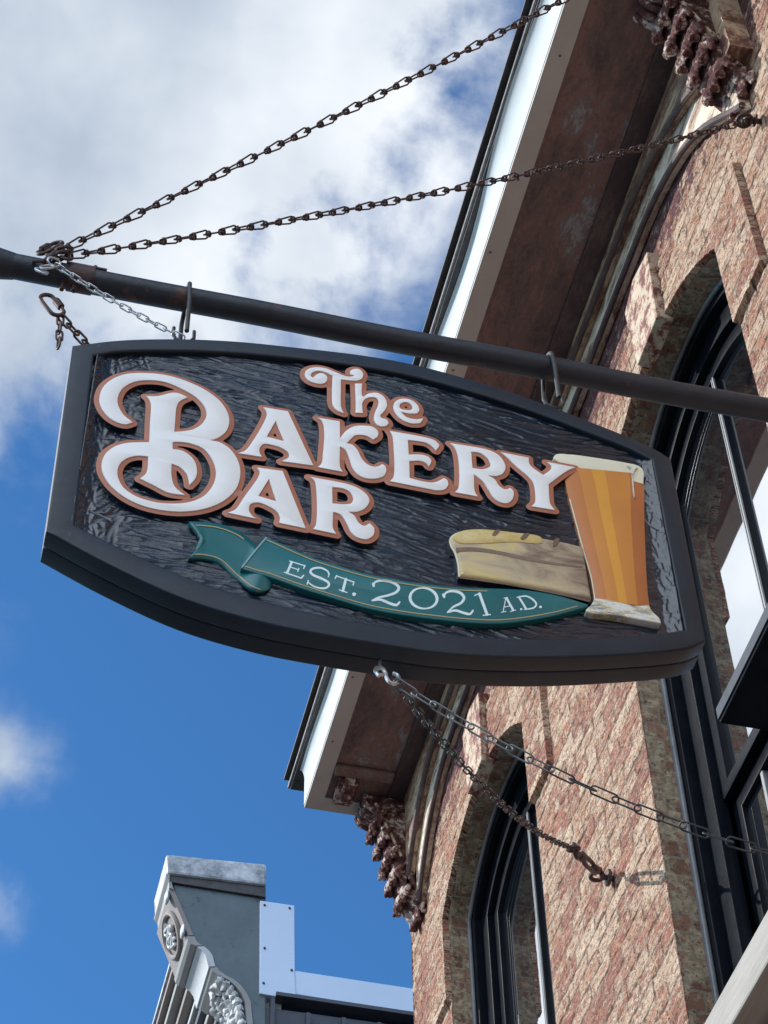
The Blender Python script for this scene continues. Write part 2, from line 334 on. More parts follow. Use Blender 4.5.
def open_spline(spec, ox=0, oy=0, sc=1, n=8):
    pts = np.array([[ox + float(a) / sc, oy + float(b) / sc] for a, b in (t.split(',') for t in spec.split())]); r = []
    for i in range(len(pts) - 1):
        p0 = pts[max(i - 1, 0)]; p1 = pts[i]; p2 = pts[i + 1]; p3 = pts[min(i + 2, len(pts) - 1)]
        for k in range(n):
            t = k / n; r.append(.5 * (2 * p1 + (p2 - p0) * t + (2 * p0 - 5 * p1 + 4 * p2 - p3) * t * t + (3 * p1 - p0 - 3 * p2 + p3) * t ** 3))
    r.append(pts[-1]); return np.array(r)
def resample(P, n):
    d = np.r_[0, np.cumsum(np.linalg.norm(np.diff(P, axis=0), axis=1))]; t = np.linspace(0, d[-1], n)
    return np.c_[np.interp(t, d, P[:, 0]), np.interp(t, d, P[:, 1])]
def solid(name, loops, front, back, mats, parent, bev=0, plane='Y', res=2):
    """filled outline (even-odd) with thickness; plane 'Y': loops in (X,Z) facing -Y; plane 'X': loops in (Y,Z) facing -X"""
    cu = bpy.data.curves.new(name + '_c', 'CURVE'); cu.dimensions = '2D'; cu.fill_mode = 'BOTH'
    for lp in loops:
        sp = cu.splines.new('POLY'); sp.points.add(len(lp) - 1); sp.use_cyclic_u = True
        for i, p in enumerate(lp): sp.points[i].co = (p[0], p[1], 0, 1)
    cu.extrude = max((back - front) / 2 - bev, 1e-5); cu.bevel_depth = bev; cu.bevel_resolution = res; cu.offset = -bev
    ob = bpy.data.objects.new('tmp', cu); col.objects.link(ob)
    dg = bpy.context.evaluated_depsgraph_get(); me = bpy.data.meshes.new_from_object(ob.evaluated_get(dg))
    bpy.data.objects.remove(ob); me.name = name
    co = np.empty(len(me.vertices) * 3); me.vertices.foreach_get('co', co); co = co.reshape(-1, 3); mid = (front + back) / 2
    if plane == 'Y': nc = np.c_[co[:, 0], mid - co[:, 2], co[:, 1]]
    else: nc = np.c_[mid - co[:, 2], co[:, 0], co[:, 1]]
    me.vertices.foreach_set('co', nc.ravel())
    bm = bmesh.new(); bm.from_mesh(me); bmesh.ops.remove_doubles(bm, verts=bm.verts, dist=1e-5); bmesh.ops.recalc_face_normals(bm, faces=bm.faces); bm.to_mesh(me); bm.free()
    me.materials.clear(); me.shade_smooth(); me.set_sharp_from_angle(angle=math.radians(35))
    return link(name, me, mats, parent)
def contours(F, xs, ys, lev):
    """marching squares, closed loops in (x, y)"""
    G = F - lev; G[0, :] = G[-1, :] = abs(G).max(); G[:, 0] = G[:, -1] = abs(G).max()
    ny, nx = G.shape; ins = G < 0; segs = {}
    case = ins[:-1, :-1] * 1 + ins[:-1, 1:] * 2 + ins[1:, 1:] * 4 + ins[1:, :-1] * 8
    E = {1: [(3, 0)], 2: [(0, 1)], 3: [(3, 1)], 4: [(1, 2)], 5: [(3, 2), (1, 0)], 6: [(0, 2)], 7: [(3, 2)], 8: [(2, 3)], 9: [(2, 0)], 10: [(0, 3), (2, 1)], 11: [(2, 1)], 12: [(1, 3)], 13: [(1, 0)], 14: [(0, 3)]}
    def key(i, j, e):
        return {0: ('h', i, j), 2: ('h', i + 1, j), 3: ('v', i, j), 1: ('v', i, j + 1)}[e]
    for i, j in zip(*np.nonzero((case > 0) & (case < 15))):
        for a, b in E[int(case[i, j])]:
            segs[key(i, j, a)] = key(i, j, b)
    def pos(k):
        t, i, j = k
        if t == 'h':
            a, b = G[i, j], G[i, j + 1]; u = a / (a - b); return (xs[j] + u * (xs[j + 1] - xs[j]), ys[i])
        a, b = G[i, j], G[i + 1, j]; u = a / (a - b); return (xs[j], ys[i] + u * (ys[i + 1] - ys[i]))
    loops = []
    while segs:
        s, n = segs.popitem(); lp = [s]
        while n != s:
            lp.append(n); n = segs.pop(n, None)
            if n is None: break
        if len(lp) > 6: loops.append([pos(k) for k in lp])
    return loops
def seg_dist(X, Y, a, b):
    dx, dy = b[0] - a[0], b[1] - a[1]; q = dx * dx + dy * dy + 1e-12
    t = np.clip(((X - a[0]) * dx + (Y - a[1]) * dy) / q, 0, 1)
    return np.hypot(X - a[0] - t * dx, Y - a[1] - t * dy), t

# ------------------------------------------------------------------ setting: ground, street
def slab(name, x0, x1, y0, y1, z, t, mat, kind='structure'):
    m = MB(); m.box(x0, x1, y0, y1, z - t, z); return setp(m.build(name, mat), kind=kind)
slab('ground', -400, 400, -400, 400, -1.76, .3, 'earth')
slab('sidewalk', -1.5, 2.14, -30, 60, -1.6, .15, 'concrete')
slab('kerb', -1.65, -1.504, -30, 60, -1.604, .15, 'concrete')
slab('road', -10, -1.654, -30, 60, -1.75, .1, 'asphalt')

# ------------------------------------------------------------------ the brick building
XW = 2.14; YE = 7.79; SOF = 7.08
WINS = [(3.48, 4.72), (5.86, 7.15)]
SPR, CRN, SILL = 6.025, 6.285, 3.52
def arch_z(y, y0, y1, grow=0):
    hw = (y1 - y0) / 2; rise = CRN - SPR; R = (hw * hw + rise * rise) / (2 * rise); cz = CRN - R
    d = np.abs(y - (y0 + y1) / 2); RR = R + grow
    return cz + np.sqrt(np.maximum(RR * RR - d * d, 0))
bld = root('brick_building', (XW, 3, -1.6), 'old brick building with flaking cream paint, arched dark windows and a deep wooden eave', 'building')
def wall_mesh():
    st = .0065; ys = np.arange(2.6, YE + st / 2, st); zs = np.arange(3.2, 7.09, st)
    Yg, Zg = np.meshgrid(ys, zs); 
    row = np.floor(Zg / BH); off = np.where(row % 2 == 0, BW / 2, 0); fx = (Yg + off) % BW; fz = Zg % BH
    dm = np.minimum(np.minimum(fx, BW - fx), np.minimum(fz, BH - fz))
    num = np.floor((Yg + off) / BW); rnd = np.sin(row * 127.1 + num * 311.7) * 43758.5; rnd -= np.floor(rnd)
    rn2 = np.sin(row * 57.3 + num * 91.7) * 1758.5; rn2 -= np.floor(rn2)
    h = np.where(dm < .006, -.004, 0) + (rnd - .5) * .003 + (fx - BW / 2) * (rn2 - .5) * .012
    def vn(sc, amp, st_=1):
        gy = int(5.6 / sc / st_) + 3; gz = int(4.4 / sc) + 3; g = RNG.rand(gz, gy)
        a = (Yg - 2.5) / sc / st_; b = (Zg - 3.1) / sc; i = a.astype(int); j = b.astype(int); u = a - i; v = b - j
        u = u * u * (3 - 2 * u); v = v * v * (3 - 2 * v)
        return ((g[j, i] * (1 - u) + g[j, i + 1] * u) * (1 - v) + (g[j + 1, i] * (1 - u) + g[j + 1, i + 1] * u) * v - .5) * amp
    h = h + vn(.03, .004, 5) + vn(.014, .005, 5) + vn(.010, .0035, 3) + vn(.02, .003) + vn(.4, .006)
    keep = np.ones(Yg.shape, bool); damp = np.ones(Yg.shape)
    hs = []
    for (y0, y1) in WINS:
        c = (y0 + y1) / 2; az_ = arch_z(Yg, y0, y1)
        keep &= ~((Yg > y0) & (Yg < y1) & (Zg > SILL) & (Zg < az_))
        hood = ((np.abs(Yg - c) < (y1 - y0) / 2 + .255) & (Zg > 5.585) & (Zg < arch_z(Yg, y0, y1, .30)))
        hs.append(hood)
        hw_ = (y1 - y0) / 2; dA = np.minimum(np.abs(np.abs(Yg - c) - hw_), np.abs(np.abs(Yg - c) - hw_ - .255))
        dB = np.minimum(np.abs(Zg - az_), np.abs(Zg - arch_z(Yg, y0, y1, .30))); dB = np.where(np.abs(Yg - c) < hw_ + .27, dB, 9)
        dd = np.minimum(np.where(Zg < 6.5, dA, 9), dB); damp = np.minimum(damp, np.clip(dd / .035, .18, 1))
    h = h * damp
    for hood in hs: h = h + np.where(hood, .026, 0)
    fy = (keep[:-1, :-1] & keep[1:, :-1] & keep[:-1, 1:] & keep[1:, 1:])
    idx = np.arange(Yg.size).reshape(Yg.shape)
    F = np.stack([idx[:-1, :-1][fy], idx[1:, :-1][fy], idx[1:, 1:][fy], idx[:-1, 1:][fy]], 1)
    V = np.stack([XW - h, Yg, Zg], -1).reshape(-1, 3)
    used = np.unique(F); mp_ = -np.ones(len(V), int); mp_[used] = np.arange(len(used)); F = mp_[F]; V = V[used]
    fyk = np.zeros((fy.shape[0] + 2, fy.shape[1] + 2), bool); fyk[1:-1, 1:-1] = fy
    sk = []
    for dj, di, e in ((1, 0, ((1, 0), (1, 1))), (-1, 0, ((0, 1), (0, 0))), (0, 1, ((1, 1), (0, 1))), (0, -1, ((0, 0), (1, 0)))):
        nb_ = ~fyk[1 + dj:fyk.shape[0] - 1 + dj, 1 + di:fyk.shape[1] - 1 + di]
        for j, i in zip(*np.nonzero(fy & nb_)): sk.append((mp_[idx[j + e[0][0], i + e[0][1]]], mp_[idx[j + e[1][0], i + e[1][1]]]))
    sk = np.array(sk); b0 = len(V); E2 = V[sk.reshape(-1)].copy(); E2[:, 0] = XW + .012; V = np.r_[V, E2]
    kk = b0 + 2 * np.arange(len(sk)); F = np.r_[F, np.stack([sk[:, 0], kk, kk + 1, sk[:, 1]], 1)]
    b = len(V)
    # coarse wall around the detailed field
    ex = []; ef = []
    def q(y0, y1, z0, z1):
        k = b + len(ex); ex.extend([(XW, y0, z0), (XW, y1, z0), (XW, y1, z1), (XW, y0, z1)]); ef.append((k, k + 3, k + 2, k + 1))
    q(-3, 2.6, -1.6, 7.09); q(2.6, YE, -1.6, 3.2)
    k = b + len(ex); ex.extend([(XW, YE, -1.6), (9, YE, -1.6), (9, YE, 7.09), (XW, YE, 7.09), (XW, -3, -1.6), (9, -3, -1.6), (9, -3, 7.09), (XW, -3, 7.09)])
    ef += [(k, k + 1, k + 2, k + 3), (k + 4, k + 7, k + 6, k + 5), (k + 1, k + 5, k + 6, k + 2)]
    V = np.r_[V, np.array(ex)]; F = np.r_[F, np.array(ef)]
    me = bpy.data.meshes.new('wall'); me.vertices.add(len(V)); me.vertices.foreach_set('co', V.ravel())
    me.loops.add(F.size); me.loops.foreach_set('vertex_index', F.ravel()); me.polygons.add(len(F)); me.polygons.foreach_set('loop_start', np.arange(0, F.size, 4))
    me.update(calc_edges=True); me.validate()
    uvl = me.uv_layers.new(name='UVMap'); li = np.empty(len(me.loops), int); me.loops.foreach_get('vertex_index', li)
    uv = np.c_[V[:, 1] + (XW - V[:, 0]), V[:, 2]][li]; uvl.data.foreach_set('uv', uv.ravel())
    me.shade_smooth(); me.set_sharp_from_angle(angle=math.radians(50))
    return link('wall', me, 'brick', bld)
wall_mesh()
def reveal(y0, y1):
    """brick jambs and arch underside round a window opening"""
    path = [(y0, SILL)] + [(y0, z) for z in np.arange(SILL + .05, SPR, .05)]
    n = 40
    path += [(y, float(arch_z(np.array(y), y0, y1))) for y in np.linspace(y0, y1, n)]
    path += [(y1, z) for z in np.arange(SPR - .05, SILL, -.05)] + [(y1, SILL)]
    vs = []; uvs = []; d = 0; K = 9
    for i, p in enumerate(path):
        if i: d += math.hypot(p[0] - path[i - 1][0], p[1] - path[i - 1][1])
        nn = Vector(((y0 + y1) / 2 - p[0], 0 if p[1] < SPR else -.4, 0)); nn = Vector((nn.x, nn.y)).normalized()
        for k in range(K):
            x = XW + .003 + (.125) * k / (K - 1); e = noise.noise((x * 25, p[0] * 25, p[1] * 25)) * .007 + (noise.noise((x * 7, p[0] * 60, p[1] * 60)) * .005)
            if k == 0: e = .001
            vs.append((x, p[0] - nn.x * e, p[1] - nn.y * e)); uvs.append((x, d))
    fs = [(i * K + k, i * K + k + 1, (i + 1) * K + k + 1, (i + 1) * K + k) for i in range(len(path) - 1) for k in range(K - 1)]
    me = bpy.data.meshes.new('window_reveal'); me.from_pydata(vs, [], fs); u = me.uv_layers.new(name='UVMap')
    for l in me.loops: u.data[l.index].uv = uvs[l.vertex_index]
    me.shade_smooth(); return link('window_reveal', me, 'reveal', bld)
def arch_loop(y0, y1, ins, z0, n=36):
    a, b = y0 + ins, y1 - ins
    return [(a, z0), (b, z0)] + [(y, float(arch_z(np.array(y), y0, y1, -ins))) for y in np.linspace(b, a, n)]
def window(y0, y1, box):
    reveal(y0, y1)
    w = solid('window', [arch_loop(y0, y1, -.004, SILL), arch_loop(y0, y1, .05, SILL + .05)], 2.245, 2.30, 'winframe', bld, .004, 'X')
    def sub(name, outer, inner, f, b, mat='winframe', bev=.003): return solid(name, [outer] + ([inner] if inner else []), f, b, mat, w, bev, 'X')
    sub('caulk_bead', arch_loop(y0, y1, -.004, SILL), arch_loop(y0, y1, .018, SILL + .03), 2.228, 2.2455, 'caulk', .006)
    sub('inner_frame', arch_loop(y0, y1, .049, SILL + .05), arch_loop(y0, y1, .140, SILL + .08), 2.282, 2.33)
    zt = 4.50
    sub('sash', arch_loop(y0, y1, .139, zt), arch_loop(y0, y1, .20, zt + .05), 2.312, 2.35)
    lo = [(y0 + .139, SILL + .09), (y1 - .139, SILL + .09), (y1 - .139, zt - .002), (y0 + .139, zt - .002)]
    li = [(y0 + .20, SILL + .16), (y1 - .20, SILL + .16), (y1 - .20, zt - .06), (y0 + .20, zt - .06)]
    sub('sash', lo, li, 2.345, 2.38)
    c = (y0 + y1) / 2 - .05
    m = MB(); m.box(2.318, 2.345, c - .020, c + .006, zt + .03, 6.10); m.build('muntin', 'winframe', w, bevel=.004)
    m = MB(); m.box(2.312, 2.3185, c - .017, c - .009, zt + .03, 6.09); m.build('muntin_bead', 'greybead', w)
    m = MB(); m.box(2.312, 2.3185, c - .003, c + .002, zt + .03, 6.09); m.build('muntin_bead', 'greybead', w)
    m = MB(); m.box(2.35, 2.38, y1 - .37, y1 - .35, SILL + .12, zt); m.build('muntin', 'greybead', w, bevel=.004)
    sub('pane', arch_loop(y0, y1, .18, zt + .03), None, 2.334, 2.339, 'glass', 0)
    sub('pane', [(y0 + .18, SILL + .12), (y1 - .18, SILL + .12), (y1 - .18, zt), (y0 + .18, zt)], None, 2.362, 2.367, 'glass', 0)
    m = MB(); m.box(2.045, 2.30, y0 - .10, y1 + .10, 3.355, 3.485); m.build('window_sill', 'sill', w, bevel=.008)
    if box:
        m = MB(); m.box(2.168, 2.36, y0, 4.215, 4.475, 4.54); m.build('hood_board', 'winframe', w, bevel=.003)
        m = MB(); m.box(2.162, 2.1675, y0, 4.212, 4.487, 4.532); m.build('lit_edge', 'edge_light', w)  # paler strip paints the light caught by the board's outer edge
    # dark sheet standing in for the unlit room behind
    m = MB(); m.box(2.44, 2.47, y0 - .1, y1 + .1, 3.4, 6.4); m.build('dark_backing', 'winframe', w)
for i, (a, b) in enumerate(WINS):
    window(a, b, i == 0); kc = (a + b) / 2 - .06
    m = MB(); m.prism([(kc - .115, 6.245), (kc + .115, 6.245), (kc + .14, 6.62), (kc + .02, 6.68), (kc - .14, 6.64)], 0, 2.082, 2.15); m.build('keystone', 'keystone', bld, bevel=.006)
# eave
m = MB(); m.box(1.664, 1.97, -3, 7.60, SOF, SOF + .02); m.build('soffit', 'soffit', bld)
m = MB(); m.box(1.9705, 2.139, -3, 7.66, SOF - .018, SOF + .02); m.build('soffit_board', 'soffit_dark', bld, bevel=.004)
m = MB(); m.box(1.666, 1.967, 7.35, 7.42, SOF - .03, SOF - .001); m.build('soffit_batten', 'soffit', bld, bevel=.01)
m = MB(); m.box(1.5795, 1.6635, -3, 7.70, SOF - .012, SOF + .002); m.box(1.664, 2.13, 7.605, 7.70, SOF - .012, SOF + .002); m.build('fascia_underside', 'fascia_under', bld)
prof = [(1.664, SOF + .003), (1.577, SOF + .003), (1.577, SOF + .15)] + [(1.577 - .03 * (1 - math.cos(t * PI / 2 / 5)), SOF + .15 + .09 * math.sin(t * PI / 2 / 5)) for t in range(1, 6)] + [(1.664, SOF + .24)]
m = MB(); vs = []; ys = np.arange(-3, 7.701, .05)
rows = []
for y in ys:
    wob = .012 * math.sin(y * 2.3) + .008 * math.sin(y * 5.1 + 1)
    rows.append([(x - (wob * max(0, (z - SOF - .15)) / .09 if x < 1.6 else 0), y, z) for x, z in prof])
K = len(prof); allv = [v for r in rows for v in r]; n = len(rows)
fs = [(i * K + k, i * K + (k + 1) % K, (i + 1) * K + (k + 1) % K, (i + 1) * K + k) for i in range(n - 1) for k in range(K)] + [tuple(range(K)), tuple(range((n - 1) * K, n * K))]
m.add(allv, fs); m.build('fascia', 'fascia', bld, smooth=True)
m = MB(); m.box(1.664, 2.139, 7.61, 7.698, SOF + .003, SOF + .24); m.build('fascia_return', 'fascia', bld)
m = MB(); m.box(1.535, 2.4, -3, 7.86, SOF + .245, SOF + .285); m.build('roof_edge', 'roofedge', bld, bevel=.004)
m = MB(); m.box(1.523, 1.534, -3, 7.865, SOF + .255, SOF + .275); m.box(1.527, 1.56, -3, 7.864, SOF + .2865, SOF + .30); m.build('drip_edge', 'drip', bld)
m = MB(); m.prism([(1.5, SOF + .306), (1.5, SOF + .318), (9, SOF + 1.6), (9, SOF + 1.3), (2.2, SOF + .3055)], 1, -3, 7.86); m.build('roof', 'roofedge', bld)
for y in (3.4, 3.95, 4.3, 4.9, 5.35, 6.3, 6.75, 7.2):
    m = MB(); m.ball((1.60 + .03 * ((y * 7) % 1), y, SOF - .0125), (.006, .006, .002), 8, 5); m.build('nail_head', 'nail', bld)
# arched frieze boards between the brackets
def frieze_loop(ctrl, top):
    ys = np.array([c[0] for c in ctrl]); zs = np.array([c[1] for c in ctrl])
    Y = np.linspace(ys[0], ys[-1], 70)
    # smooth interpolation
    Z = np.interp(Y, ys, zs); k = np.array([1, 2, 3, 2, 1]) / 9; Zs = Z.copy(); Zs[2:-2] = np.convolve(Z, k, 'valid')
    return [(y, z) for y, z in zip(Y, Zs)] + [(ys[-1], top), (ys[0], top)]
F1 = [(3.05, 6.54), (3.17, 6.67), (3.3, 6.78), (3.48, 6.88), (3.65, 6.94), (3.95, 6.985), (4.6, 6.995), (6.4, 6.995), (6.85, 6.965), (7.08, 6.93), (7.28, 6.83), (7.42, 6.70), (7.52, 6.56)]
F2 = [(3.06, 6.28), (3.15, 6.38), (3.33, 6.61), (3.53, 6.76), (3.83, 6.865), (4.3, 6.885), (5, 6.89), (6.3, 6.89), (6.75, 6.865), (7.0, 6.83), (7.2, 6.74), (7.36, 6.6), (7.5, 6.40)]
solid('frieze_board', [frieze_loop(F1, SOF - .019)], 2.052, 2.094, 'frieze', bld, .004, 'X')
solid('frieze_board', [frieze_loop(F2, SOF - .019)], 2.0945, 2.1385, 'frieze_low', bld, .004, 'X')
def mould(ctrl, x, r, name):
    lp = frieze_loop(ctrl, 0)[:-2]; mm = MB(); mm.tube([(x, y, z) for y, z in lp], r, 8); return mm.build(name, 'soffit_dark', bld, smooth=True)
mould([(y, z + .006) for y, z in F1], 2.060, .014, 'frieze_moulding'); mould([(y, z + .006) for y, z in F2], 2.103, .013, 'frieze_moulding')
for q_ in ((7.52, 7.74, 6.5), (2.95, 3.05, 6.5), (-3, 2.949, 6.9)):
    m = MB(); m.box(2.052, 2.139, q_[0], q_[1], q_[2], SOF - .019); m.build('frieze_board', 'frieze', bld)
# carved brackets
def bracket(yc, w, n=2):
    y0, y1 = yc - w / 2, yc + w / 2
    front = [(1.87, 7.06), (1.87, 7.0), (1.905, 6.97), (1.93, 6.92), (1.955, 6.82), (1.985, 6.70), (2.01, 6.58), (2.045, 6.48), (2.09, 6.41), (2.125, 6.385)]
    m = MB(); m.prism(front + [(2.1395, 6.37), (2.1395, 7.06)], 1, y0 + .03, y1 - .03)
    b = m.build('bracket', 'bracket', bld, bevel=.01)
    # curled leaves overlapping like scales down the front
    m = MB(); P = resample(np.array(front[3:]), 6)
    def leaf(x, y, z, s, wy, curl):
        # a cupped leaf: grid bent outwards, tip rolled up
        vs = []; nu, nv = 7, 6
        for side in (0, 1):
            for i in range(nu + 1):
                u = i / nu
                for k in range(nv + 1):
                    v = k / nv * 2 - 1; wd = wy * (math.sin(PI * min(1, .25 + u * .62)) ** .7) * (1 + .14 * math.sin(u * 17))
                    ox = -.020 * math.sin(u * PI * .8) * s / .05 + .018 * v * v * s / .05 - curl * max(0, u - .6) ** 2 * .35
                    oz = -u * s * 1.75 + max(0, u - .75) * s * 1.5
                    q = Vector((x + ox + side * .016, y + v * wd + .006 * math.sin(u * 5 + x * 90), z + oz)); q += Vector((1, .4, .6)) * noise.noise(q * 30) * .009; vs.append(q)
        fs = []; S2 = (nu + 1) * (nv + 1)
        for i in range(nu):
            for k in range(nv):
                a = i * (nv + 1) + k; fs += [(a, a + 1, a + nv + 2, a + nv + 1), (S2 + a, S2 + a + nv + 1, S2 + a + nv + 2, S2 + a + 1)]
        for i in range(nu): a = i * (nv + 1); fs += [(a, a + nv + 1, S2 + a + nv + 1, S2 + a), (a + nv, S2 + a + nv, S2 + a + 2 * nv + 1, a + 2 * nv + 1)]
        a = nu * (nv + 1)
        for k in range(nv): fs += [(a + k, a + k + 1, S2 + a + k + 1, S2 + a + k), (k, S2 + k, S2 + k + 1, k + 1)]
        m.add(vs, fs)
    for i, (x, z) in enumerate(P):
        ww = w * (1 - .06 * i) / 2; nl = 3 if i % 2 == 0 else 2; sc_ = 1 - .05 * i
        for k in range(nl):
            yy = yc + (k - (nl - 1) / 2) * (2 * ww / nl)
            lw = ww / nl
            for q in range(8):      # broad leaf body that swells, then rolls under at the tip
                t = q / 7; m.ball((x + .006 - .026 * math.sin(t * 2.5) * sc_, yy, z + .055 - t * .095), (.014, lw * (.45 + .55 * math.sin(t * PI)), .016), 10, 8)
            for rib in (-1, -.5, 0, .5, 1):     # fingers of the leaf fanning to its edge
                m.tube([(x + .004 - .040 * math.sin(t * 2.6) * sc_ * (1 - .25 * abs(rib)), yy + rib * lw * (.30 + .62 * math.sin(t * 2.2)), z + .055 - t * .10 * (1 - .18 * abs(rib))) for t in np.linspace(0, 1, 8)], [.005, .006, .007, .0075, .0075, .007, .006, .004], 7)
            m.tube([(x - .030 * sc_, yy - lw * .5, z - .040), (x - .037 * sc_, yy, z - .050), (x - .030 * sc_, yy + lw * .5, z - .040)], [.006, .010, .006], 8)
        m.tube([(x + .035, y0 + .022, z + .045), (x + .010, y0 + .014, z + .02), (x - .008, y0 + .012, z - .01), (x + .004, y0 + .016, z - .035), (x + .02, y0 + .02, z - .03)], [.008, .014, .016, .012, .006], 8)
    o = m.build('carved_leaves', 'bracket', b, smooth=True); o.data.shade_smooth()
    md = o.modifiers.new('merge', 'REMESH'); md.mode = 'VOXEL'; md.voxel_size = .0042; md.use_smooth_shade = True
    # scroll and flat bead on the side that faces the street corner
    for ys_, nm in ((y0 + .028, 'scroll'), (y1 - .028, 'scroll')):
        m = MB()
        sp = [(2.045 + (.062 - .0075 * t) * math.cos(t), ys_, 6.93 + (.062 - .0075 * t) * math.sin(t)) for t in np.linspace(0, 7, 34)]
        m.tube(sp, .011, 8)
        m.tube([(2.09, ys_, 6.86), (2.085, ys_, 6.75), (2.065, ys_, 6.65), (2.075, ys_, 6.56), (2.105, ys_, 6.47)], [.016, .02, .022, .018, .008], 8)
        m.build(nm, 'bracket', b, smooth=True)
        m = MB(); m.tube([(1.905, ys_, 7.0), (2.03, ys_, 6.68)], .009, 6); m.build('bead', 'frieze_low', b)
    # ribbed top block
    m = MB()
    for k in range(5):
        m.tube([(1.86, yc - .07 + k * .035, 7.05), (1.845, yc - .07 + k * .035, 7.015), (1.86, yc - .07 + k * .035, 6.985), (1.91, yc - .07 + k * .035, 6.965)], .017, 8)
    m.build('fluted_block', 'bracket', b, smooth=True)
bracket(7.60, .22); bracket(3.09, .22)
m = MB()
for k in range(4):
    m.ball((1.735 + k * .012, 7.50 - k * .0, SOF - .03), (.02, .09, .05), 10, 7)
m.box(1.70, 1.80, 7.43, 7.60, SOF - .05, SOF - .001); m.build('modillion', 'bracket', bld, smooth=True)

# ------------------------------------------------------------------ neighbouring building beyond
YN = 12.0
nb = root('neighbour_building', (2.3, YN, -1.6), 'dark slate building beyond with a white bracketed cornice and pale metal parapet panels', 'building')
def pn(px, py, dy=0): h = hit(px, py, 1, YN + dy); return (h[0], h[2])
endw = [pn(*p) for p in ((172, 878), (266, 892), (266, 1024))] + [(2.3, 8.2), (2.25, 8.2)] + [pn(*p) for p in ((249.5, 1022), (247, 1000), (238, 986), (223, 976), (213, 966), (209.5, 955), (201, 947), (191.6, 938), (180, 912))]
m = MB(); m.prism(endw, 1, YN, YN + .30); m.build('end_wall', 'slate', nb, bevel=.01)
cx0, cz0 = pn(165, 858); cx1, cz1 = pn(265.5, 889)
m = MB(); m.prism([pn(165, 858), pn(265.5, 868), pn(265.5, 889), pn(166, 877)], 1, YN - .05, YN + .50); m.build('cap', 'capmetal', nb, bevel=.02)
m = MB(); m.prism([pn(167, 877.5), pn(265, 889.5), pn(265, 899), pn(170, 884)], 1, YN - .025, YN + .45); m.build('cap_moulding', 'roofedge', nb)
m = MB(); m.prism([pn(164.8, 878), pn(168.5, 878.5), pn(168.5, 884), pn(165, 880)], 1, YN - .045, YN + .48); m.prism([pn(168, 884), pn(170.5, 884), pn(173, 892), pn(168.5, 890)], 1, YN - .03, YN + .46); m.build('cap_moulding', 'greytrim', nb)
# console: medallion block, cove, leaf
def strip(pts, w, y=YN, th=.02):
    """panel following the console profile, facing the street"""
    P = [pn(*p) for p in pts]; mm = MB(); K = len(P); vs = []
    for yy in (y - .012, y + w):
        vs += [(x - th, yy, z - .01) for x, z in P]
        vs += [(x + .02, yy, z) for x, z in P]
    fs = []
    for k in range(K - 1):
        fs += [(k, k + 1, 2 * K + k + 1, 2 * K + k), (K + k, 3 * K + k, 3 * K + k + 1, K + k + 1), (k, K + k, K + k + 1, k + 1), (2 * K + k, 2 * K + k + 1, 3 * K + k + 1, 3 * K + k)]
    fs += [(0, 2 * K, 3 * K, K), (K - 1, 2 * K - 1, 4 * K - 1, 3 * K - 1)]
    mm.add(vs, fs); return mm
strip([(171, 889), (181, 912), (191, 936)], .52).build('medallion_block', 'browntrim', nb, bevel=.006)
strip([(191.6, 937), (193, 941), (196, 944), (200, 946)], .50, th=.04).build('console_band', 'greytrim', nb)
strip([(201, 947), (206, 951), (209.5, 956), (212, 966), (212.5, 968)], .48, th=.03).build('console_cove', 'whitetrim', nb, smooth=True)
strip([(213, 967), (216, 971), (223, 976)], .46, th=.03).build('console_band', 'greytrim', nb)
strip([(223, 976), (231, 980), (238, 986), (244, 994), (247.5, 1002), (249.5, 1022), (250, 1050)], .42, th=.02).build('console_leaf_panel', 'greytrim', nb, smooth=True)
a0 = np.array(pn(173, 894)); a1 = np.array(pn(189.5, 934)); tv = (a1 - a0); tl = np.linalg.norm(tv); tv /= tl; nv = np.array([-abs(tv[1]), -tv[0] * 1.0]); nv = np.array([tv[1], -tv[0]]); nv = nv if nv[0] < 0 else -nv
cc = (a0 + a1) / 2 + nv * .026; yc = YN + .25
def med(u, v, o=0): p = cc + tv * u + nv * o; return (p[0], yc + v, p[1])
m = MB(); m.tube([med(math.cos(t) * tl * .42, math.sin(t) * .175) for t in np.linspace(0, 2 * PI, 29)[:-1]], .022, 8, closed=True); m.build('medallion_ring', 'browntrim', nb, smooth=True)
m = MB()
def mm_(u, v): return med(u * tl * .36, v * .14, .012)
m.tube([mm_(-.8 + .05 * t, .35 * math.sin(t * .55)) for t in range(30)], .016, 7)
for sg_ in (-1, 1):
    m.tube([mm_(.1 * sg_ + (.42 - .05 * t) * math.cos(t) * .7, sg_ * .42 + (.42 - .05 * t) * math.sin(t) * .8) for t in np.linspace(0, 6, 24)], .017, 7)
    m.tube([mm_(-.55 * sg_ + (.3 - .04 * t) * math.cos(t) * .7, sg_ * .3 + (.3 - .04 * t) * math.sin(t)) for t in np.linspace(0, 5, 20)], .014, 7)
m.build('medallion', 'whitetrim', nb, smooth=True)
for px, py in ((174, 897), (190, 931)):
    m = MB(); p = pn(px, py); m.ball((p[0] - .05, YN + (.02 if px != 172 else .45), p[1]), (.02, .05, .06), 8, 6); m.build('corner_ornament', 'whitetrim', nb, smooth=True)
m = MB()
for j, (px, py) in enumerate(((226, 979), (231, 983), (236, 988), (240, 994), (243, 1000), (245, 1007), (246, 1014), (247, 1021), (248, 1030), (248, 1040))):
    p = pn(px, py)
    for k in range(5): m.ball((p[0] - .035 - .02 * math.sin(k * 1.2), YN + .03 + k * .085, p[1] - .01 + .012 * (k % 2)), (.035, .05, .032), 8, 6, jit=.7)
    m.tube([(p[0] - .03, YN - .01, p[1]), (p[0] - .045, YN + .02, p[1] - .01), (p[0] - .05, YN + .06, p[1] - .02)], .016, 6)
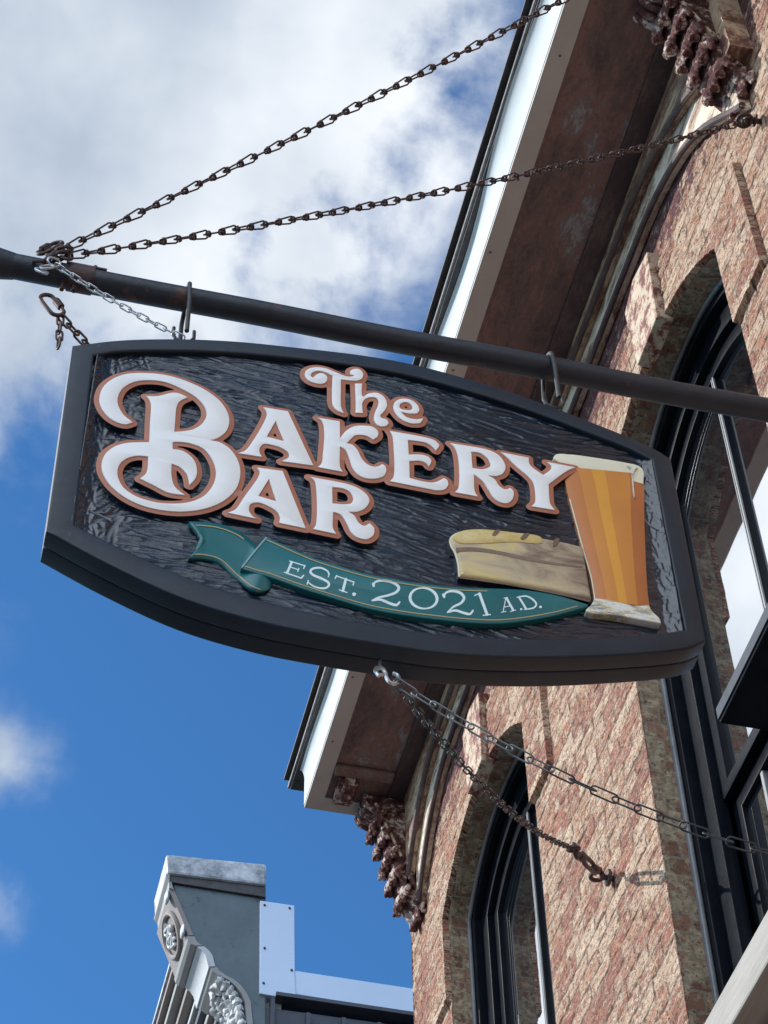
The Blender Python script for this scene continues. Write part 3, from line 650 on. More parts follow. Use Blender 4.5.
m.build('acanthus_leaf', 'whitetrim', nb, smooth=True)
# long cornice behind the console, stepped mouldings along the street
steps = [(1.48, 9.95, 9.89, 'browntrim'), (1.53, 9.88, 9.80, 'greytrim'), (1.60, 9.79, 9.70, 'browntrim'), (1.67, 9.69, 9.62, 'whitetrim'), (1.71, 9.61, 9.52, 'siding'), (1.76, 9.51, 9.43, 'greytrim'), (1.81, 9.42, 9.33, 'siding'),
         (1.86, 9.32, 9.24, 'whitetrim'), (1.91, 9.23, 9.12, 'greytrim'), (1.97, 9.11, 9.0, 'siding'), (2.02, 8.99, 8.8, 'greytrim')]
for x, z1, z0, mt in steps:
    m = MB(); m.box(x + .14, 2.5, YN + .5, YN + 14, z0, z1); m.build('cornice_moulding', mt, nb, bevel=.01)
m = MB(); m.box(1.60, 2.5, YN + .5, YN + 14, 9.955, 10.0); m.build('cornice_top', 'capmetal', nb)
# parapet panels
m = MB(); m.prism([pn(259.5, 902), pn(294, 907), pn(294.5, 974), pn(296, 1002), pn(259, 995)], 1, YN - .02, YN + .3); m.build('metal_panel', 'panel', nb, bevel=.006)
m = MB(); m.prism([pn(294.7, 971.5), pn(430, 992), pn(430, 1018), pn(295, 995)], 1, YN - .012, YN + .35); m.build('parapet_flashing', 'panel', nb, bevel=.006)
m = MB(); m.prism([pn(275, 995.5), pn(430, 1018.5), pn(430, 1022), pn(275, 999)], 1, YN - .05, YN + .2); m.build('flashing_edge', 'siding', nb)
m = MB(); x0, z0 = pn(262, 996); x1, _ = pn(430, 1018)
m.box(x0, 8, YN + .02, YN + 14, -1.6, pn(262, 1003)[1] - .02)
x = x0 + .06
while x < 8: m.box(x, x + .03, YN - .03, YN + .03, -1.6, pn(262, 1003)[1] - .05 if x > x0 + .2 else z0 - .02); x += .26
m.build('siding', 'siding', nb)
m = MB(); m.box(2.33, x0 - .005, YN + .05, YN + 14, -1.6, 9.9); m.build('street_wall', 'greytrim', nb)
for px, py in ((264, 907), (264, 950), (291, 972), (263, 985), (289, 910)):
    m = MB(); p = pn(px, py); m.ball((p[0], YN - .024, p[1]), (.010, .008, .010), 8, 5); m.build('screw_head', 'roofedge', nb)

# ------------------------------------------------------------------ the hanging sign
YS = 3.0; T = .095
sg = root('hanging_sign', (.79, YS + T / 2, 4.25), 'large carved dark wooden sign with bread loaf and beer glass hanging from the pipe', 'sign')
def sp(pts, y=YS):
    r = []
    for p in pts: h = hit(p[0], p[1], 1, y); r.append((h[0], h[2]))
    return r
outer = cspline('72.5,345.4c 118.6,340 177,338.6 236,341 300,347.5 360,354.5 411,363.5 473,380 539,401.5 588,420.5 628,436.5 658,450.5 671,459c 706,641 c'.replace(' c', 'c') +
                ' 690,648 609,655.5 527,657.5 445,653.5 378,644 330,636 264,623 186,600 108,564.5 46,531c')
outer = sp(outer)
inner = sp(cspline('94,355.5c 118,351.7 177,350.5 236,353 300,359 360,366.5 411,376 473,392.5 539,414 588,432.5 628,448 652,460c 685,629c 655,634 600,638 527,638.5 450,634.5 385,626 330,616.5 264,600.5 199,581.5 131.6,552.5 75,525c'))
solid('frame', [outer, inner], YS - .001, YS + .047, 'signframe', sg, .006, res=3)
solid('back_board', [outer], YS + .0475, YS + T, 'signframe', sg, .005, res=3)
def carved():
    st = .0022; xs = np.arange(.045, 1.535, st); zs = np.arange(3.2, 4.33, st); X, Z = np.meshgrid(xs, zs)
    H = np.zeros(X.shape)
    ip = np.array(inner)
    def edge_d(x):  # distance field to the slanted ends
        return np.minimum(x - .078, 1.503 - x)
    for it_ in range(5200):
        x = RNG.uniform(.04, 1.54) if it_ < 4200 else (RNG.uniform(.07, .125) if it_ % 2 else RNG.uniform(1.455, 1.51)); z = RNG.uniform(3.2, 4.33); e = edge_d(x)
        if e < .045: a = PI / 2 + RNG.normal(0, .12)
        elif e < .12 and x < .5: a = RNG.normal(PI / 3, .7)
        else: a = RNG.normal(.10 * math.sin(x * 5) - .05, .12)
        ln = RNG.uniform(.035, .12); w = RNG.uniform(.0048, .0105); dp = RNG.uniform(.002, .0054)
        if it_ >= 4200: ln *= .4; a += RNG.normal(0, .25); dp *= 1.25
        i0, i1 = np.searchsorted(xs, [x - ln * 1.1, x + ln * 1.1]); j0, j1 = np.searchsorted(zs, [z - ln * 1.1, z + ln * 1.1])
        if i1 - i0 < 2 or j1 - j0 < 2: continue
        dx = X[j0:j1, i0:i1] - x; dz = Z[j0:j1, i0:i1] - z; u = dx * math.cos(a) + dz * math.sin(a); v = -dx * math.sin(a) + dz * math.cos(a)
        v = v + .25 * u * u / ln * RNG.uniform(-1, 1)
        g = -dp * (1 - (v / w) ** 2) * (1 - (u / ln) ** 2) ** .5 if False else -dp * (1 - np.abs(v / w) ** 3 - (u / ln) ** 4)
        sub = H[j0:j1, i0:i1]; np.minimum(sub, g, out=sub)
    e = edge_d(X); cove = np.clip(1 - e / .046, 0, 1) ** 1.6 * .020; cove = np.where(e < .004, 0, cove)
    H = H + cove
    # loop-inside test against the recess so the carved field stays under the frame
    V = np.stack([X, YS + .0105 - H, Z], -1).reshape(-1, 3)
    op = np.array(outer); xo = op[:, 0]
    top = np.interp(xs, *zip(*sorted([tuple(p) for p in op if p[1] > 4.1]))); bot = np.interp(xs, *zip(*sorted([tuple(p) for p in op if p[1] < 3.45])))
    keep = (Z < top - .012) & (Z > bot + .02)
    k = keep[:-1, :-1] & keep[1:, :-1] & keep[:-1, 1:] & keep[1:, 1:]
    idx = np.arange(X.size).reshape(X.shape); F = np.stack([idx[:-1, :-1][k], idx[:-1, 1:][k], idx[1:, 1:][k], idx[1:, :-1][k]], 1)
    used = np.unique(F); mp_ = -np.ones(len(V), int); mp_[used] = np.arange(len(used)); F = mp_[F]; V = V[used]
    me = bpy.data.meshes.new('carved_ground'); me.vertices.add(len(V)); me.vertices.foreach_set('co', V.ravel()); me.loops.add(F.size); me.loops.foreach_set('vertex_index', F.ravel())
    me.polygons.add(len(F)); me.polygons.foreach_set('loop_start', np.arange(0, F.size, 4)); me.update(calc_edges=True); me.shade_smooth()
    return link('carved_ground', me, 'carve', sg)
carved()
# letters traced as outline loops (crop origin, crop scale, loops)
LET = {
 'letter_big_b': (85, 360, 4.8, ['228,302c 190,312 130,290 85,245 68,195 85,135 130,95 200,70 300,66 400,78 500,110 590,155 660,215 692,285 680,340 640,375 600,388c 650,400 700,435 735,490 745,550 725,620 670,675 590,712 480,730 370,724 270,700 180,655 110,590 80,525 90,465 130,425 190,403 308,397c 312,300 316,215 310,195 293,176c 350,176 420,160 450,163 492,182c 455,200 440,225 432,300 428,348c 470,345 520,335 560,310 582,270 575,230 530,180 450,135 380,108 300,100 230,110 175,145 155,200 180,260',
   '303,466c 250,463 200,475 165,505 155,550 180,610 240,655 320,682 400,692 500,685 570,655 615,600 628,540 610,480 570,430 510,405 450,396 420,397c 420,430c 470,440 520,480 537,530 530,570 500,604c 497,580 490,555 460,520 415,500c 415,560 430,610 480,652c 400,640 330,605 262,572c 290,550 300,520']),
 'letter_a': (215, 395, 6.4, ['308,82c 466,108c 628,455c 424,428c 470,402 470,375 430,345 370,325 310,318 285,345 285,372 300,400c 143,376c 190,360 240,300 330,135 328,108', '388,170c 442,300c 330,270c']),
 'letter_k': (300, 405, 7.68, ['135,102c 305,130c 306,260c 350,205 410,170 490,163 560,175 598,210 595,245 560,270c 530,250 480,235 420,240 358,298c 400,310 440,350 470,410 510,455 560,478 600,475 628,460c 650,470 662,505 645,545 590,568 500,565 440,535 400,480 380,420 350,350 306,322c 307,480 328,518c 135,482c 165,450 175,380 185,200 170,130']),
 'letter_e': (370, 420, 7.68, ['150,88c 450,145 500,165 530,200 505,238c 480,210 430,180 290,157c 296,270c 400,272 450,290 470,320 452,360c 430,335 380,318 300,320c 303,450c 400,475 480,485 530,470 565,450c 590,465 600,500 575,535 520,545 430,530 150,475c 180,440 180,200 170,120']),
 'letter_r': (440, 430, 5.486, ['55,75c 270,115 330,150 358,205 345,240 310,255 262,252c 300,275 320,305 345,325 365,328 385,320c 402,340 400,375 375,402 330,400 290,370 265,330 235,285 185,245c 190,340 207,368c 80,345c 100,320 98,150 80,100', '170,122c 220,130 265,165 275,200 240,218 177,212c']),
 'letter_y': (440, 430, 5.486, ['332,125c 485,155c 490,190 520,220 565,250c 605,220 610,200 585,178c 742,208c 700,225 595,300c 598,370 605,410 628,442c 500,422c 520,400 522,350 510,290 480,255 420,205 370,155']),
 'letter_a_low': (215, 395, 6.4, ['268,468c 432,490c 580,858c 408,822c 415,790 400,755 340,715 270,692 225,705 218,745 240,780 268,797c 80,758c 130,735 190,650 275,530 285,495', '345,540c 392,685c 277,650c']),
 'letter_r_low': (290, 460, 7.68, ['148,133c 440,190 530,225 595,280 608,320 580,370 520,400 445,402c 490,430 530,490 570,510 610,490c 645,530 640,580 590,612 520,600 470,560 430,480 390,425 330,402c 330,530 355,573c 175,535c 198,500 200,220 185,160', '323,213c 400,222 460,250 485,300 470,335 420,345 325,338c']),
 'letter_t': (290, 355, 5.486, ['233,117c 190,97 150,90 120,102 113,118 125,128c 150,108 180,104 202,122 203,142 180,160 140,158 100,142 82,118 85,92 110,76 150,70 200,78 250,98 300,118 335,122 352,116c 332,108 330,92 350,80 380,82 400,105 395,130 370,143 320,142 279,137c 278,200 280,290 294,322c 260,308 235,280 230,200']),
 'letter_h': (290, 355, 5.486, ['356,160c 395,160c 393,215 400,232 430,215 480,212 520,240 531,280 515,312 495,335 500,348 530,358 539,380 515,395 480,387 460,358 465,320 480,285 485,255 470,238 440,235 412,245 397,265 396,290 399,322c 358,320c 360,290 358,200']),
 'letter_small_e': (290, 355, 5.486, ['568,300 570,268 600,246 650,246 690,268 708,300 700,320 660,325 605,314c 640,345 690,356 730,350c 715,374 670,379 620,362 585,332', '604,296 602,275 625,262 655,268 672,290 665,303 635,305']),
}
ALL = []
for nm, (ox, oy, sc, loops) in LET.items():
    lp = [sp(cspline(l, ox, oy, sc)) for l in loops]; ALL.append(lp)
    o = solid('letter', lp, YS - .0025, YS + .004, 'letter', sg, .0008, res=1)
def sdf_union(groups, x0, x1, z0, z1, st):
    xs = np.arange(x0, x1, st); zs = np.arange(z0, z1, st); X, Z = np.meshgrid(xs, zs); D = np.full(X.shape, 9.0); IN = np.zeros(X.shape, bool)
    R = .03
    for lp in groups:
        ins = np.zeros(X.shape, bool)
        for l in lp:
            l = np.array(l)
            for a, b in zip(l, np.roll(l, -1, 0)):
                i0, i1 = np.searchsorted(xs, [min(a[0], b[0]) - R, max(a[0], b[0]) + R]); j0, j1 = np.searchsorted(zs, [min(a[1], b[1]) - R, max(a[1], b[1]) + R])
                d, _ = seg_dist(X[j0:j1, i0:i1], Z[j0:j1, i0:i1], a, b); s = D[j0:j1, i0:i1]; np.minimum(s, d, out=s)
                if a[1] != b[1]:
                    ja, jb = np.searchsorted(zs, sorted([a[1], b[1]])); zz = Z[ja:jb]; xi = a[0] + (zz - a[1]) * (b[0] - a[0]) / (b[1] - a[1]); ins[ja:jb] ^= X[ja:jb] < xi
        IN |= ins
    D[IN] *= -1; return D, xs, zs
D, xs_, zs_ = sdf_union(ALL, .05, 1.50, 3.25, 4.30, .002)
solid('letter_outline', contours(D, xs_, zs_, .0128), YS + .0005, YS + .018, 'outline', sg, .0012, res=1)
# ribbon
rt = open_spline('266.6,537 280,543 300,552 322,560.6 363.8,573 399,580 430,584.5 465,587.5 500,588.5 530,590.5 560,596 588,604.5')
rb = open_spline('241,568.6 256,573.5 270,577.3 300,588 322,595 363.8,607.5 395,613.8 430,618.7 474,623 507.5,623 551.7,616.4 588,606.5')
def dark_sides(o):
    o.data.materials.append(M['carve'])
    for p in o.data.polygons:
        if abs(p.normal.y) < .45: p.material_index = 1
for o_ in sg.children:
    if o_.name.startswith('letter_outline'): dark_sides(o_)
rbn = solid('ribbon', [sp(list(rt) + list(rb[::-1]))], YS - .001, YS + .026, 'teal', sg, .003)
def px_strip(name, path, w0, y, mat, parent, th=.0012, w1=None):
    P = np.array(path); t = np.gradient(P, axis=0); t /= np.linalg.norm(t, axis=1)[:, None] + 1e-9; n = np.c_[-t[:, 1], t[:, 0]]
    w = np.linspace(w0, w1 if w1 else w0, len(P))[:, None] / 2
    return solid(name, [sp(list(P + n * w) + list((P - n * w)[::-1]), y)], y - th, y, mat, parent, 0)
def para(P, dy, a=0, b=1): n = len(P); Q = np.array(P)[int(n * a):int(n * b)].copy(); Q[:, 1] += dy; return Q
px_strip('gold_line', para(rt, 3.1, .0, .70), .9, YS - .001, 'gold', rbn); px_strip('gold_line', para(rb, -3.4, .02, .97), .9, YS - .001, 'gold', rbn)
px_strip('fold_glint', np.array([(266.4, 538), (258, 547.5), (249.5, 558), (241.5, 568)]), 1.5, YS - .001, 'teal_glint', rbn, .002)  # pale strip paints the sheen on the ribbon's rounded fold
# painted words, strokes with their own widths in picture pixels
ST = []
def stroke(ox, oy, sc, spec, w, smooth=False, w1=None):
    P = open_spline(spec, ox, oy, sc, 6) if smooth else np.array([[ox + float(a) / sc, oy + float(b) / sc] for a, b in (t.split(',') for t in spec.split())])
    n = len(P)
    for i in range(n - 1):
        f = lambda k: (w if w1 is None else w + (w1 - w) * math.sin(PI * k / (n - 1))) / 2
        ST.append((P[i], P[i + 1], f(i), f(i + 1)))
c1 = (270, 545, 4.8)
stroke(*c1, '104,83 84,130', 2.6); stroke(*c1, '95,77 168,100', 1.3); stroke(*c1, '168,98 162,112', 1.5); stroke(*c1, '98,106 138,119', 1.2); stroke(*c1, '139,112 133,126', 1.3); stroke(*c1, '70,131 150,159', 1.4); stroke(*c1, '150,159 161,146', 1.7)
stroke(*c1, '283,146 277,126 245,110 210,112 194,126 208,144 250,162 280,180 280,198 255,208 215,200 184,180', 1.3, True, 2.6); stroke(*c1, '285,137 280,152', 1.3); stroke(*c1, '184,170 178,188', 1.4)
stroke(*c1, '318,148 402,178', 1.4); stroke(*c1, '320,146 313,160', 1.4); stroke(*c1, '403,177 399,192', 1.4); stroke(*c1, '364,164 350,220', 2.8); stroke(*c1, '332,215 370,228', 1.2)
stroke(*c1, '403,236 404.5,236', 3.6)
stroke(*c1, '498,196 505,178 540,170 590,180 618,202 606,226 565,242 520,252 492,266', 1.6, True, 2.8); stroke(*c1, '492,266 530,262 575,280 606,288 622,274', 2.0, True, 2.8); stroke(*c1, '495,186 498,196', 2.6)
a = np.linspace(0, 2 * PI, 33)
ring = [(423.6 + 13.6 * math.cos(t) * math.cos(.13) - 10.3 * math.sin(t) * math.sin(.13), 598.2 + 13.6 * math.cos(t) * math.sin(.13) + 10.3 * math.sin(t) * math.cos(.13), 1.5 + 1.5 * abs(math.cos(t + .3))) for t in a]
for p, q in zip(ring[:-1], ring[1:]): ST.append((np.array(p[:2]), np.array(q[:2]), p[2] / 2, q[2] / 2))
c2 = (430, 560, 4.518)
stroke(*c2, '64,166 72,148 100,140 136,148 154,170 140,194 105,212 80,236', 1.6, True, 2.8); stroke(*c2, '80,236 115,228 150,238 180,244 194,228', 1.9, True, 2.6); stroke(*c2, '60,156 64,166', 2.6)
stroke(*c2, '224,152 258,246', 2.9); stroke(*c2, '203,160 224,150', 1.4); stroke(*c2, '240,250 273,246', 1.3)
stroke(*c2, '343,172 331,230', 1.1); stroke(*c2, '346,172 376,226', 2.3); stroke(*c2, '335,172 350,170', 1.1); stroke(*c2, '323,236 343,232', 1.0); stroke(*c2, '364,232 387,226', 1.0); stroke(*c2, '338,212 366,206', 1.0)
stroke(*c2, '412,222 413,222', 2.3); stroke(*c2, '405,172 435,221', 2.1); stroke(*c2, '394,168 432,163 462,176 480,198 468,216 428,223', 1.3, True, 1.9); stroke(*c2, '499,212 500,212', 2.6)
gx = np.arange(282, 548, .2); gy = np.arange(556, 622, .2); GX, GY = np.meshgrid(gx, gy); D = np.full(GX.shape, 9.0)
for a_, b_, r0, r1 in ST:
    i0, i1 = np.searchsorted(gx, [min(a_[0], b_[0]) - 4, max(a_[0], b_[0]) + 4]); j0, j1 = np.searchsorted(gy, [min(a_[1], b_[1]) - 4, max(a_[1], b_[1]) + 4])
    d, t = seg_dist(GX[j0:j1, i0:i1], GY[j0:j1, i0:i1], a_, b_); s = D[j0:j1, i0:i1]; np.minimum(s, d - (r0 + (r1 - r0) * t), out=s)
solid('painted_words', [sp(l, YS - .0018) for l in contours(D, gx, gy, -.1)], YS - .0018, YS - .0008, 'ribbontext', rbn, 0)
# swallow-tail of the ribbon, rolling under the band
def tail():
    top = resample(open_spline('189,521.5 199.5,521.7 219,524 238.6,531 249,538.6 256,546 262,558 268,572 272.5,583'), 34)
    bot = resample(open_spline('189,558 199.5,557.3 214,560 223,565 234.7,577 247.7,587 256,590.5 264,591.5 271,588.5'), 34)
    rows = 9; m = MB(); vs = []
    for i in range(34):
        u = i / 33; dep = .010 - .012 * math.sin(min(u, .8) / .8 * PI / 2) if u < .62 else -.002 + .012 * math.sin((u - .62) / .38 * PI)
        for k in range(rows):
            v = k / (rows - 1); p = top[i] * (1 - v) + bot[i] * v
            if u < .14: p = p + np.array([(0.14 - u) / .14 * 16 * (1 - abs(2 * v - 1)), 0])
            y = YS + .010 - dep; h = hit(p[0], p[1], 1, y); vs.append((h[0], y, h[2]))
    fs = [(i * rows + k, (i + 1) * rows + k, (i + 1) * rows + k + 1, i * rows + k + 1) for i in range(33) for k in range(rows - 1)]
    m.add(vs, fs); o = m.build('ribbon_tail', 'teal', sg, smooth=True); md = o.modifiers.new('thick', 'SOLIDIFY'); md.thickness = .012; md.offset = 1 if o.data.polygons[0].normal.y > 0 else -1
    def on(i0, i1, v, w):
        mm = MB(); q = []
        for i in range(i0, i1):
            u = i / 33; dep = .010 - .012 * math.sin(min(u, .8) / .8 * PI / 2) if u < .62 else -.002 + .012 * math.sin((u - .62) / .38 * PI)
            y = YS + .0085 - dep
            for vv in (v - w, v + w):
                p = top[i] * (1 - vv) + bot[i] * vv; h = hit(p[0], p[1], 1, y); q.append((h[0], y, h[2]))
        n = len(q) // 2; mm.add(q, [(2 * i, 2 * i + 1, 2 * i + 3, 2 * i + 2) for i in range(n - 1)]); mm.build('gold_line', 'gold', o)
    on(2, 18, .10, .014); on(2, 30, .91, .014)
tail()
# loaf of bread
bl = sp(cspline('449.4,540 452.5,535.6 463,531.3 481.7,530.2 513,533.3 544,539 565,543 583,547.5c 592,602c 565,595 523,586.7 492,581.5 458.8,577c 457.5,566 454.6,553 450.5,546'))
br = solid('bread_loaf', [bl], YS - .006, YS + .026, 'bread', sg, .011, res=5)
solid('crust', [sp(cspline('452,540 455,536.2 464,532.6 482,531.6 513,534.8 540,539.5 541,545 515,544 480,545.5 458,545'))], YS - .0075, YS - .004, 'crust', br, .0006, res=1)
for q in ('491,537.5c 493.5,533.5 497,531.8c 499,532.3 497,536 493,538.5', '519.5,541c 522,537.2 526.5,535.2c 528.5,536 526,540 521.5,542.5', '552,548c 552.5,543.5 555.5,540.5c 558.5,541.3 556.5,546 554,548.8'):
    solid('score_mark', [sp(cspline(q))], YS - .0084, YS - .0070, 'slash', br, 0)
px_strip('crease', open_spline('456,550 475,549.5 500,553 525,558.5 550,563 583,567'), 4.5, YS - .0062, 'tan', br, .0006, 2)
px_strip('pale_border', open_spline('464,531.6 454.5,535 450,540 451,546 455.2,554 458,565 459,577'), 1.7, YS - .0022, 'cream', br)  # pale left border of the painted loaf
px_strip('lower_edge', open_spline('459,577.5 492,582 523,587 565,595.5 590,601.5'), 1.8, YS - .0008, 'slash', br, .001)
# pint glass
gl = root('tmp', (0, 0, 0), 'x', 'x'); bpy.data.objects.remove(gl)
rowsL = open_spline('560,466 564.8,480 569,499.5 576,525.7 583,552 590.4,578 594,599'); rowsR = open_spline('643.5,474 644,483 644.3,505 644.5,525.7 646,566 647.5,590 649.5,607')
Lr = resample(rowsL, 24); Rr = resample(rowsR, 24); bands = [(0, .19, 'a'), ]
bt_ = [0, .205, .375, .53, .73, .83, 1]; bb_ = [0, .235, .45, .60, .79, .79, 1]
cuts = []
m = MB(); sub_ = 4; cols = []
for k in range(6):
    for s_ in range(sub_): cols.append((k, s_ / sub_))
cols.append((5, 1.0)); K = len(cols); vs = []
for i in range(24):
    v = i / 23
    for (k, s_) in cols:
        e = [a * (1 - v) + b * v for a, b in zip(bt_, bb_)]
        u = e[k] + (e[k + 1] - e[k]) * s_; p = Lr[i] * (1 - u) + Rr[i] * u; y = YS + .0065 - .0095 * math.sin(PI * min(max(u, 0), 1)) ** .8
        h = hit(p[0], p[1], 1, y); vs.append((h[0], y, h[2]))
nv_ = len(vs)
for i in range(23):
    for c in range(K - 1):
        k = cols[c][0]; m.add([vs[i * K + c], vs[i * K + c + 1], vs[(i + 1) * K + c + 1], vs[(i + 1) * K + c]], [(0, 1, 2, 3)], [0, 1, 2, 1, 1, 3][k])
ring_ = [vs[i * K] for i in range(24)] + [vs[23 * K + c] for c in range(1, K)] + [vs[i * K + K - 1] for i in range(22, -1, -1)] + [vs[c] for c in range(K - 2, 0, -1)]
n = len(ring_); m.add(ring_ + [(x, YS + .026, z) for x, y, z in ring_], [(i, (i + 1) % n, n + (i + 1) % n, n + i) for i in range(n)], 0)
pg = m.build('beer_glass', ['beer_edge', 'beer_amber', 'beer_gold', 'beer_dark'], sg, smooth=True)
solid('foam', [sp(cspline('553.5,458 556,454.2 569,454 595.5,457.4 625.7,462.4 638,465.4 643.3,470 643.6,484c 630,480 615.6,476.5 598,472.5 581,470 566,466 558,461.5', n=6), YS + .002)], YS + .002, YS + .020, 'cream', pg, .002)
solid('glass_foot', [sp(cspline('586,610.5 591.4,604.4 594.4,598.5c 607,600 621.7,603.4 636,606 649,605.5c 652,611.5 660,619.6 661,623.8c 642,620.5 615.6,615.8 589,613'), YS - .003)], YS - .0055, YS + .020, 'glassbase', pg, .003)
px_strip('pale_outline', open_spline('569.5,499.5 576.5,525.7 583.5,552 591,578 594.5,599'), 1.1, YS + .0045, 'cream', pg, .002)  # pale outline left of the painted glass
px_strip('foam_drip', open_spline('627,466 630.5,470 632,478 633,490 634,499'), 1.5, YS + .0018, 'glassbase', pg, .004, .7)
px_strip('foam_drip', open_spline('637,468 633,473 631.5,478'), 1.1, YS + .0018, 'glassbase', pg, .0043, .7)

# ------------------------------------------------------------------ pipe, hooks, chains
YP, ZP, RP = 3.046, 4.483, .0335
dark_sides(br)
pole = root('support_pipe', (XW, YP, ZP), 'long dark rusty horizontal pipe running out from the wall above the sign', 'pipe')
m = MB(); xs2 = np.linspace(-.17, XW + .02, 60); m.tube([(x, YP + .0015 * math.sin(x * 9), ZP + .001 * math.sin(x * 7)) for x in xs2], RP, 28); m.build('tube', 'pole', pole, smooth=True)
m = MB(); m.tube([(-.34, YP, ZP), (-.335, YP, ZP), (-.30, YP, ZP), (-.24, YP, ZP), (-.20, YP, ZP), (-.155, YP, ZP)], [.02, .04, .048, .046, .041, .0342], 28); m.build('end_cap', 'pole', pole, smooth=True)
m = MB(); m.tube([(-.02, YP, ZP), (.045, YP, ZP)], .037, 28); m.box(-.03, .075, YP - .02, YP + .02, ZP + .036, ZP + .042); m.tube([(.045, YP - .005, ZP + .04), (.045, YP - .005, ZP + .062)], .006, 8); m.tube([(.0, YP, ZP - .03), (.0, YP, ZP - .058)], .007, 8); m.tube([(-.03, YP, ZP - .03), (-.03, YP, ZP - .062)], .006, 8); m.build('clamp', 'rust', pole, smooth=True)
m = MB(); m.tube([(XW - .03, YP, ZP), (XW + .0, YP, ZP)], .075, 24); m.build('wall_flange', 'pole', pole, smooth=True)

def link_mesh(kind, ln, w, r):
    m = MB(); n = 10; pts = []
    if kind == 'oval':
        for i in range(n + 1): t = -PI / 2 + PI * i / n; pts.append(((ln - w) / 2 + w / 2 * math.cos(t), w / 2 * math.sin(t), 0))
        for i in range(n + 1): t = PI / 2 + PI * i / n; pts.append((-(ln - w) / 2 + w / 2 * math.cos(t), w / 2 * math.sin(t), 0))
        m.tube(pts, r, 7, closed=True)
    else:   # knotted wire link: long loop with a wound collar near one end
        for i in range(n + 1): t = -PI / 2 + PI * i / n; pts.append((ln / 2 - w * .42 + w * .42 * math.cos(t), w / 2 * math.sin(t), 0))
        for i in range(n + 1): t = PI / 2 + PI * i / n; pts.append((-ln / 2 + w * .30 + w * .30 * math.cos(t), w * .30 * math.sin(t), 0))
        m.tube(pts, r, 7, closed=True)
        for q in (-.0, r * 1.7): m.tube([(-ln * .30 + q, math.cos(t) * w * .40, math.sin(t) * w * .34) for t in np.linspace(0, 2 * PI, 13)[:-1]], r * .95, 6, closed=True)
    me = bpy.data.meshes.new('chain_link'); me.from_pydata(m.v, [], m.f); me.shade_smooth(); return me
def chain(name, label, p0, p1, sag, pitch, ln, w, r, kind, mat, mat2=None, nsw=0, twist=.4, group=None):
    p0 = Vector(p0); p1 = Vector(p1); rt_ = root(name, p0, label, 'chain', group)
    S = 400; pts = [p0.lerp(p1, t / S) + Vector((0, 0, -sag * 4 * (t / S) * (1 - t / S))) for t in range(S + 1)]
    d = [0]
    for a, b in zip(pts, pts[1:]): d.append(d[-1] + (b - a).length)
    n = max(2, round(d[-1] / pitch)); me = link_mesh(kind, ln, w, r); me.materials.append(M[mat]); me2 = None
    if mat2: me2 = me.copy(); me2.materials.clear(); me2.materials.append(M[mat2])
    first = None; j = 0
    for i in range(n):
        s = (i + .5) * d[-1] / n
        while j < S - 1 and d[j + 1] < s: j += 1
        p = pts[j].lerp(pts[j + 1], (s - d[j]) / max(1e-9, d[j + 1] - d[j])); t = (pts[min(j + 3, S)] - pts[max(j - 3, 0)]).normalized()
        up = Vector((0, 0, 1)) if abs(t.z) < .95 else Vector((0, 1, 0)); u = t.cross(up).normalized(); v = u.cross(t)
        an = twist + (PI / 2 if i % 2 else 0) + random.uniform(-.28, .28)
        a1 = u * math.cos(an) + v * math.sin(an); a2 = t.cross(a1)
        mm = Matrix(((t.x, a1.x, a2.x), (t.y, a1.y, a2.y), (t.z, a1.z, a2.z))).to_4x4()
        if first is None:
            o = bpy.data.objects.new('link', me); first = o
        else: o = first.copy()
        if me2 and i < nsw: o.data = me2
        elif me2: o.data = me
        col.objects.link(o); o.parent = rt_; o.matrix_local = Matrix.Translation(p - p0) @ mm
    return rt_
PE = Vector((.005, YP, ZP + .055))        # ring at the outer end of the pipe
A1 = Vector(hit(810, -135, 0, XW - .02)); A2 = Vector(hit(752, 120, 0, XW - .03))
chain('knotted_chain', 'rusty knotted chain from the pipe end, the upper and steeper one', tuple(hit(66, 248, 1, 3.05)), A1, .05, .047, .060, .0225, .0026, 'knot', 'rust', group='stay chains above the pipe')
chain('knotted_chain', 'rusty knotted chain from the pipe end to the wall, crossing below the steeper one', tuple(hit(68, 256, 1, 3.04)), A2, .055, .047, .060, .0225, .0026, 'knot', 'rust', group='stay chains above the pipe')
m = MB(); m.tube([A2 + Vector((.06, 0, .01)), A2 + Vector((-.03, 0, -.012))], .010, 8)
m.tube([A2 + Vector((-.030 + .024 * math.cos(t), .024 * math.sin(t), -.015)) for t in np.linspace(0, 2 * PI, 17)[:-1]], .007, 8, closed=True); m.tube([A2 + Vector((.005, 0, 0)), A2 + Vector((.012, 0, 0))], .024, 6)
setp(m.build('eye_bolt', 'rust', smooth=True), 'rusty eye bolt in the brick holding the upper chain, near the eave bracket', 'eye bolt', 'wall anchors')
m = MB(); m.tube([A1 + Vector((.06, 0, .01)), A1 + Vector((-.03, 0, -.012))], .010, 8); m.tube([A1 + Vector((-.045 + .024 * math.cos(t), .024 * math.sin(t), -.015)) for t in np.linspace(0, 2 * PI, 17)[:-1]], .007, 8, closed=True)
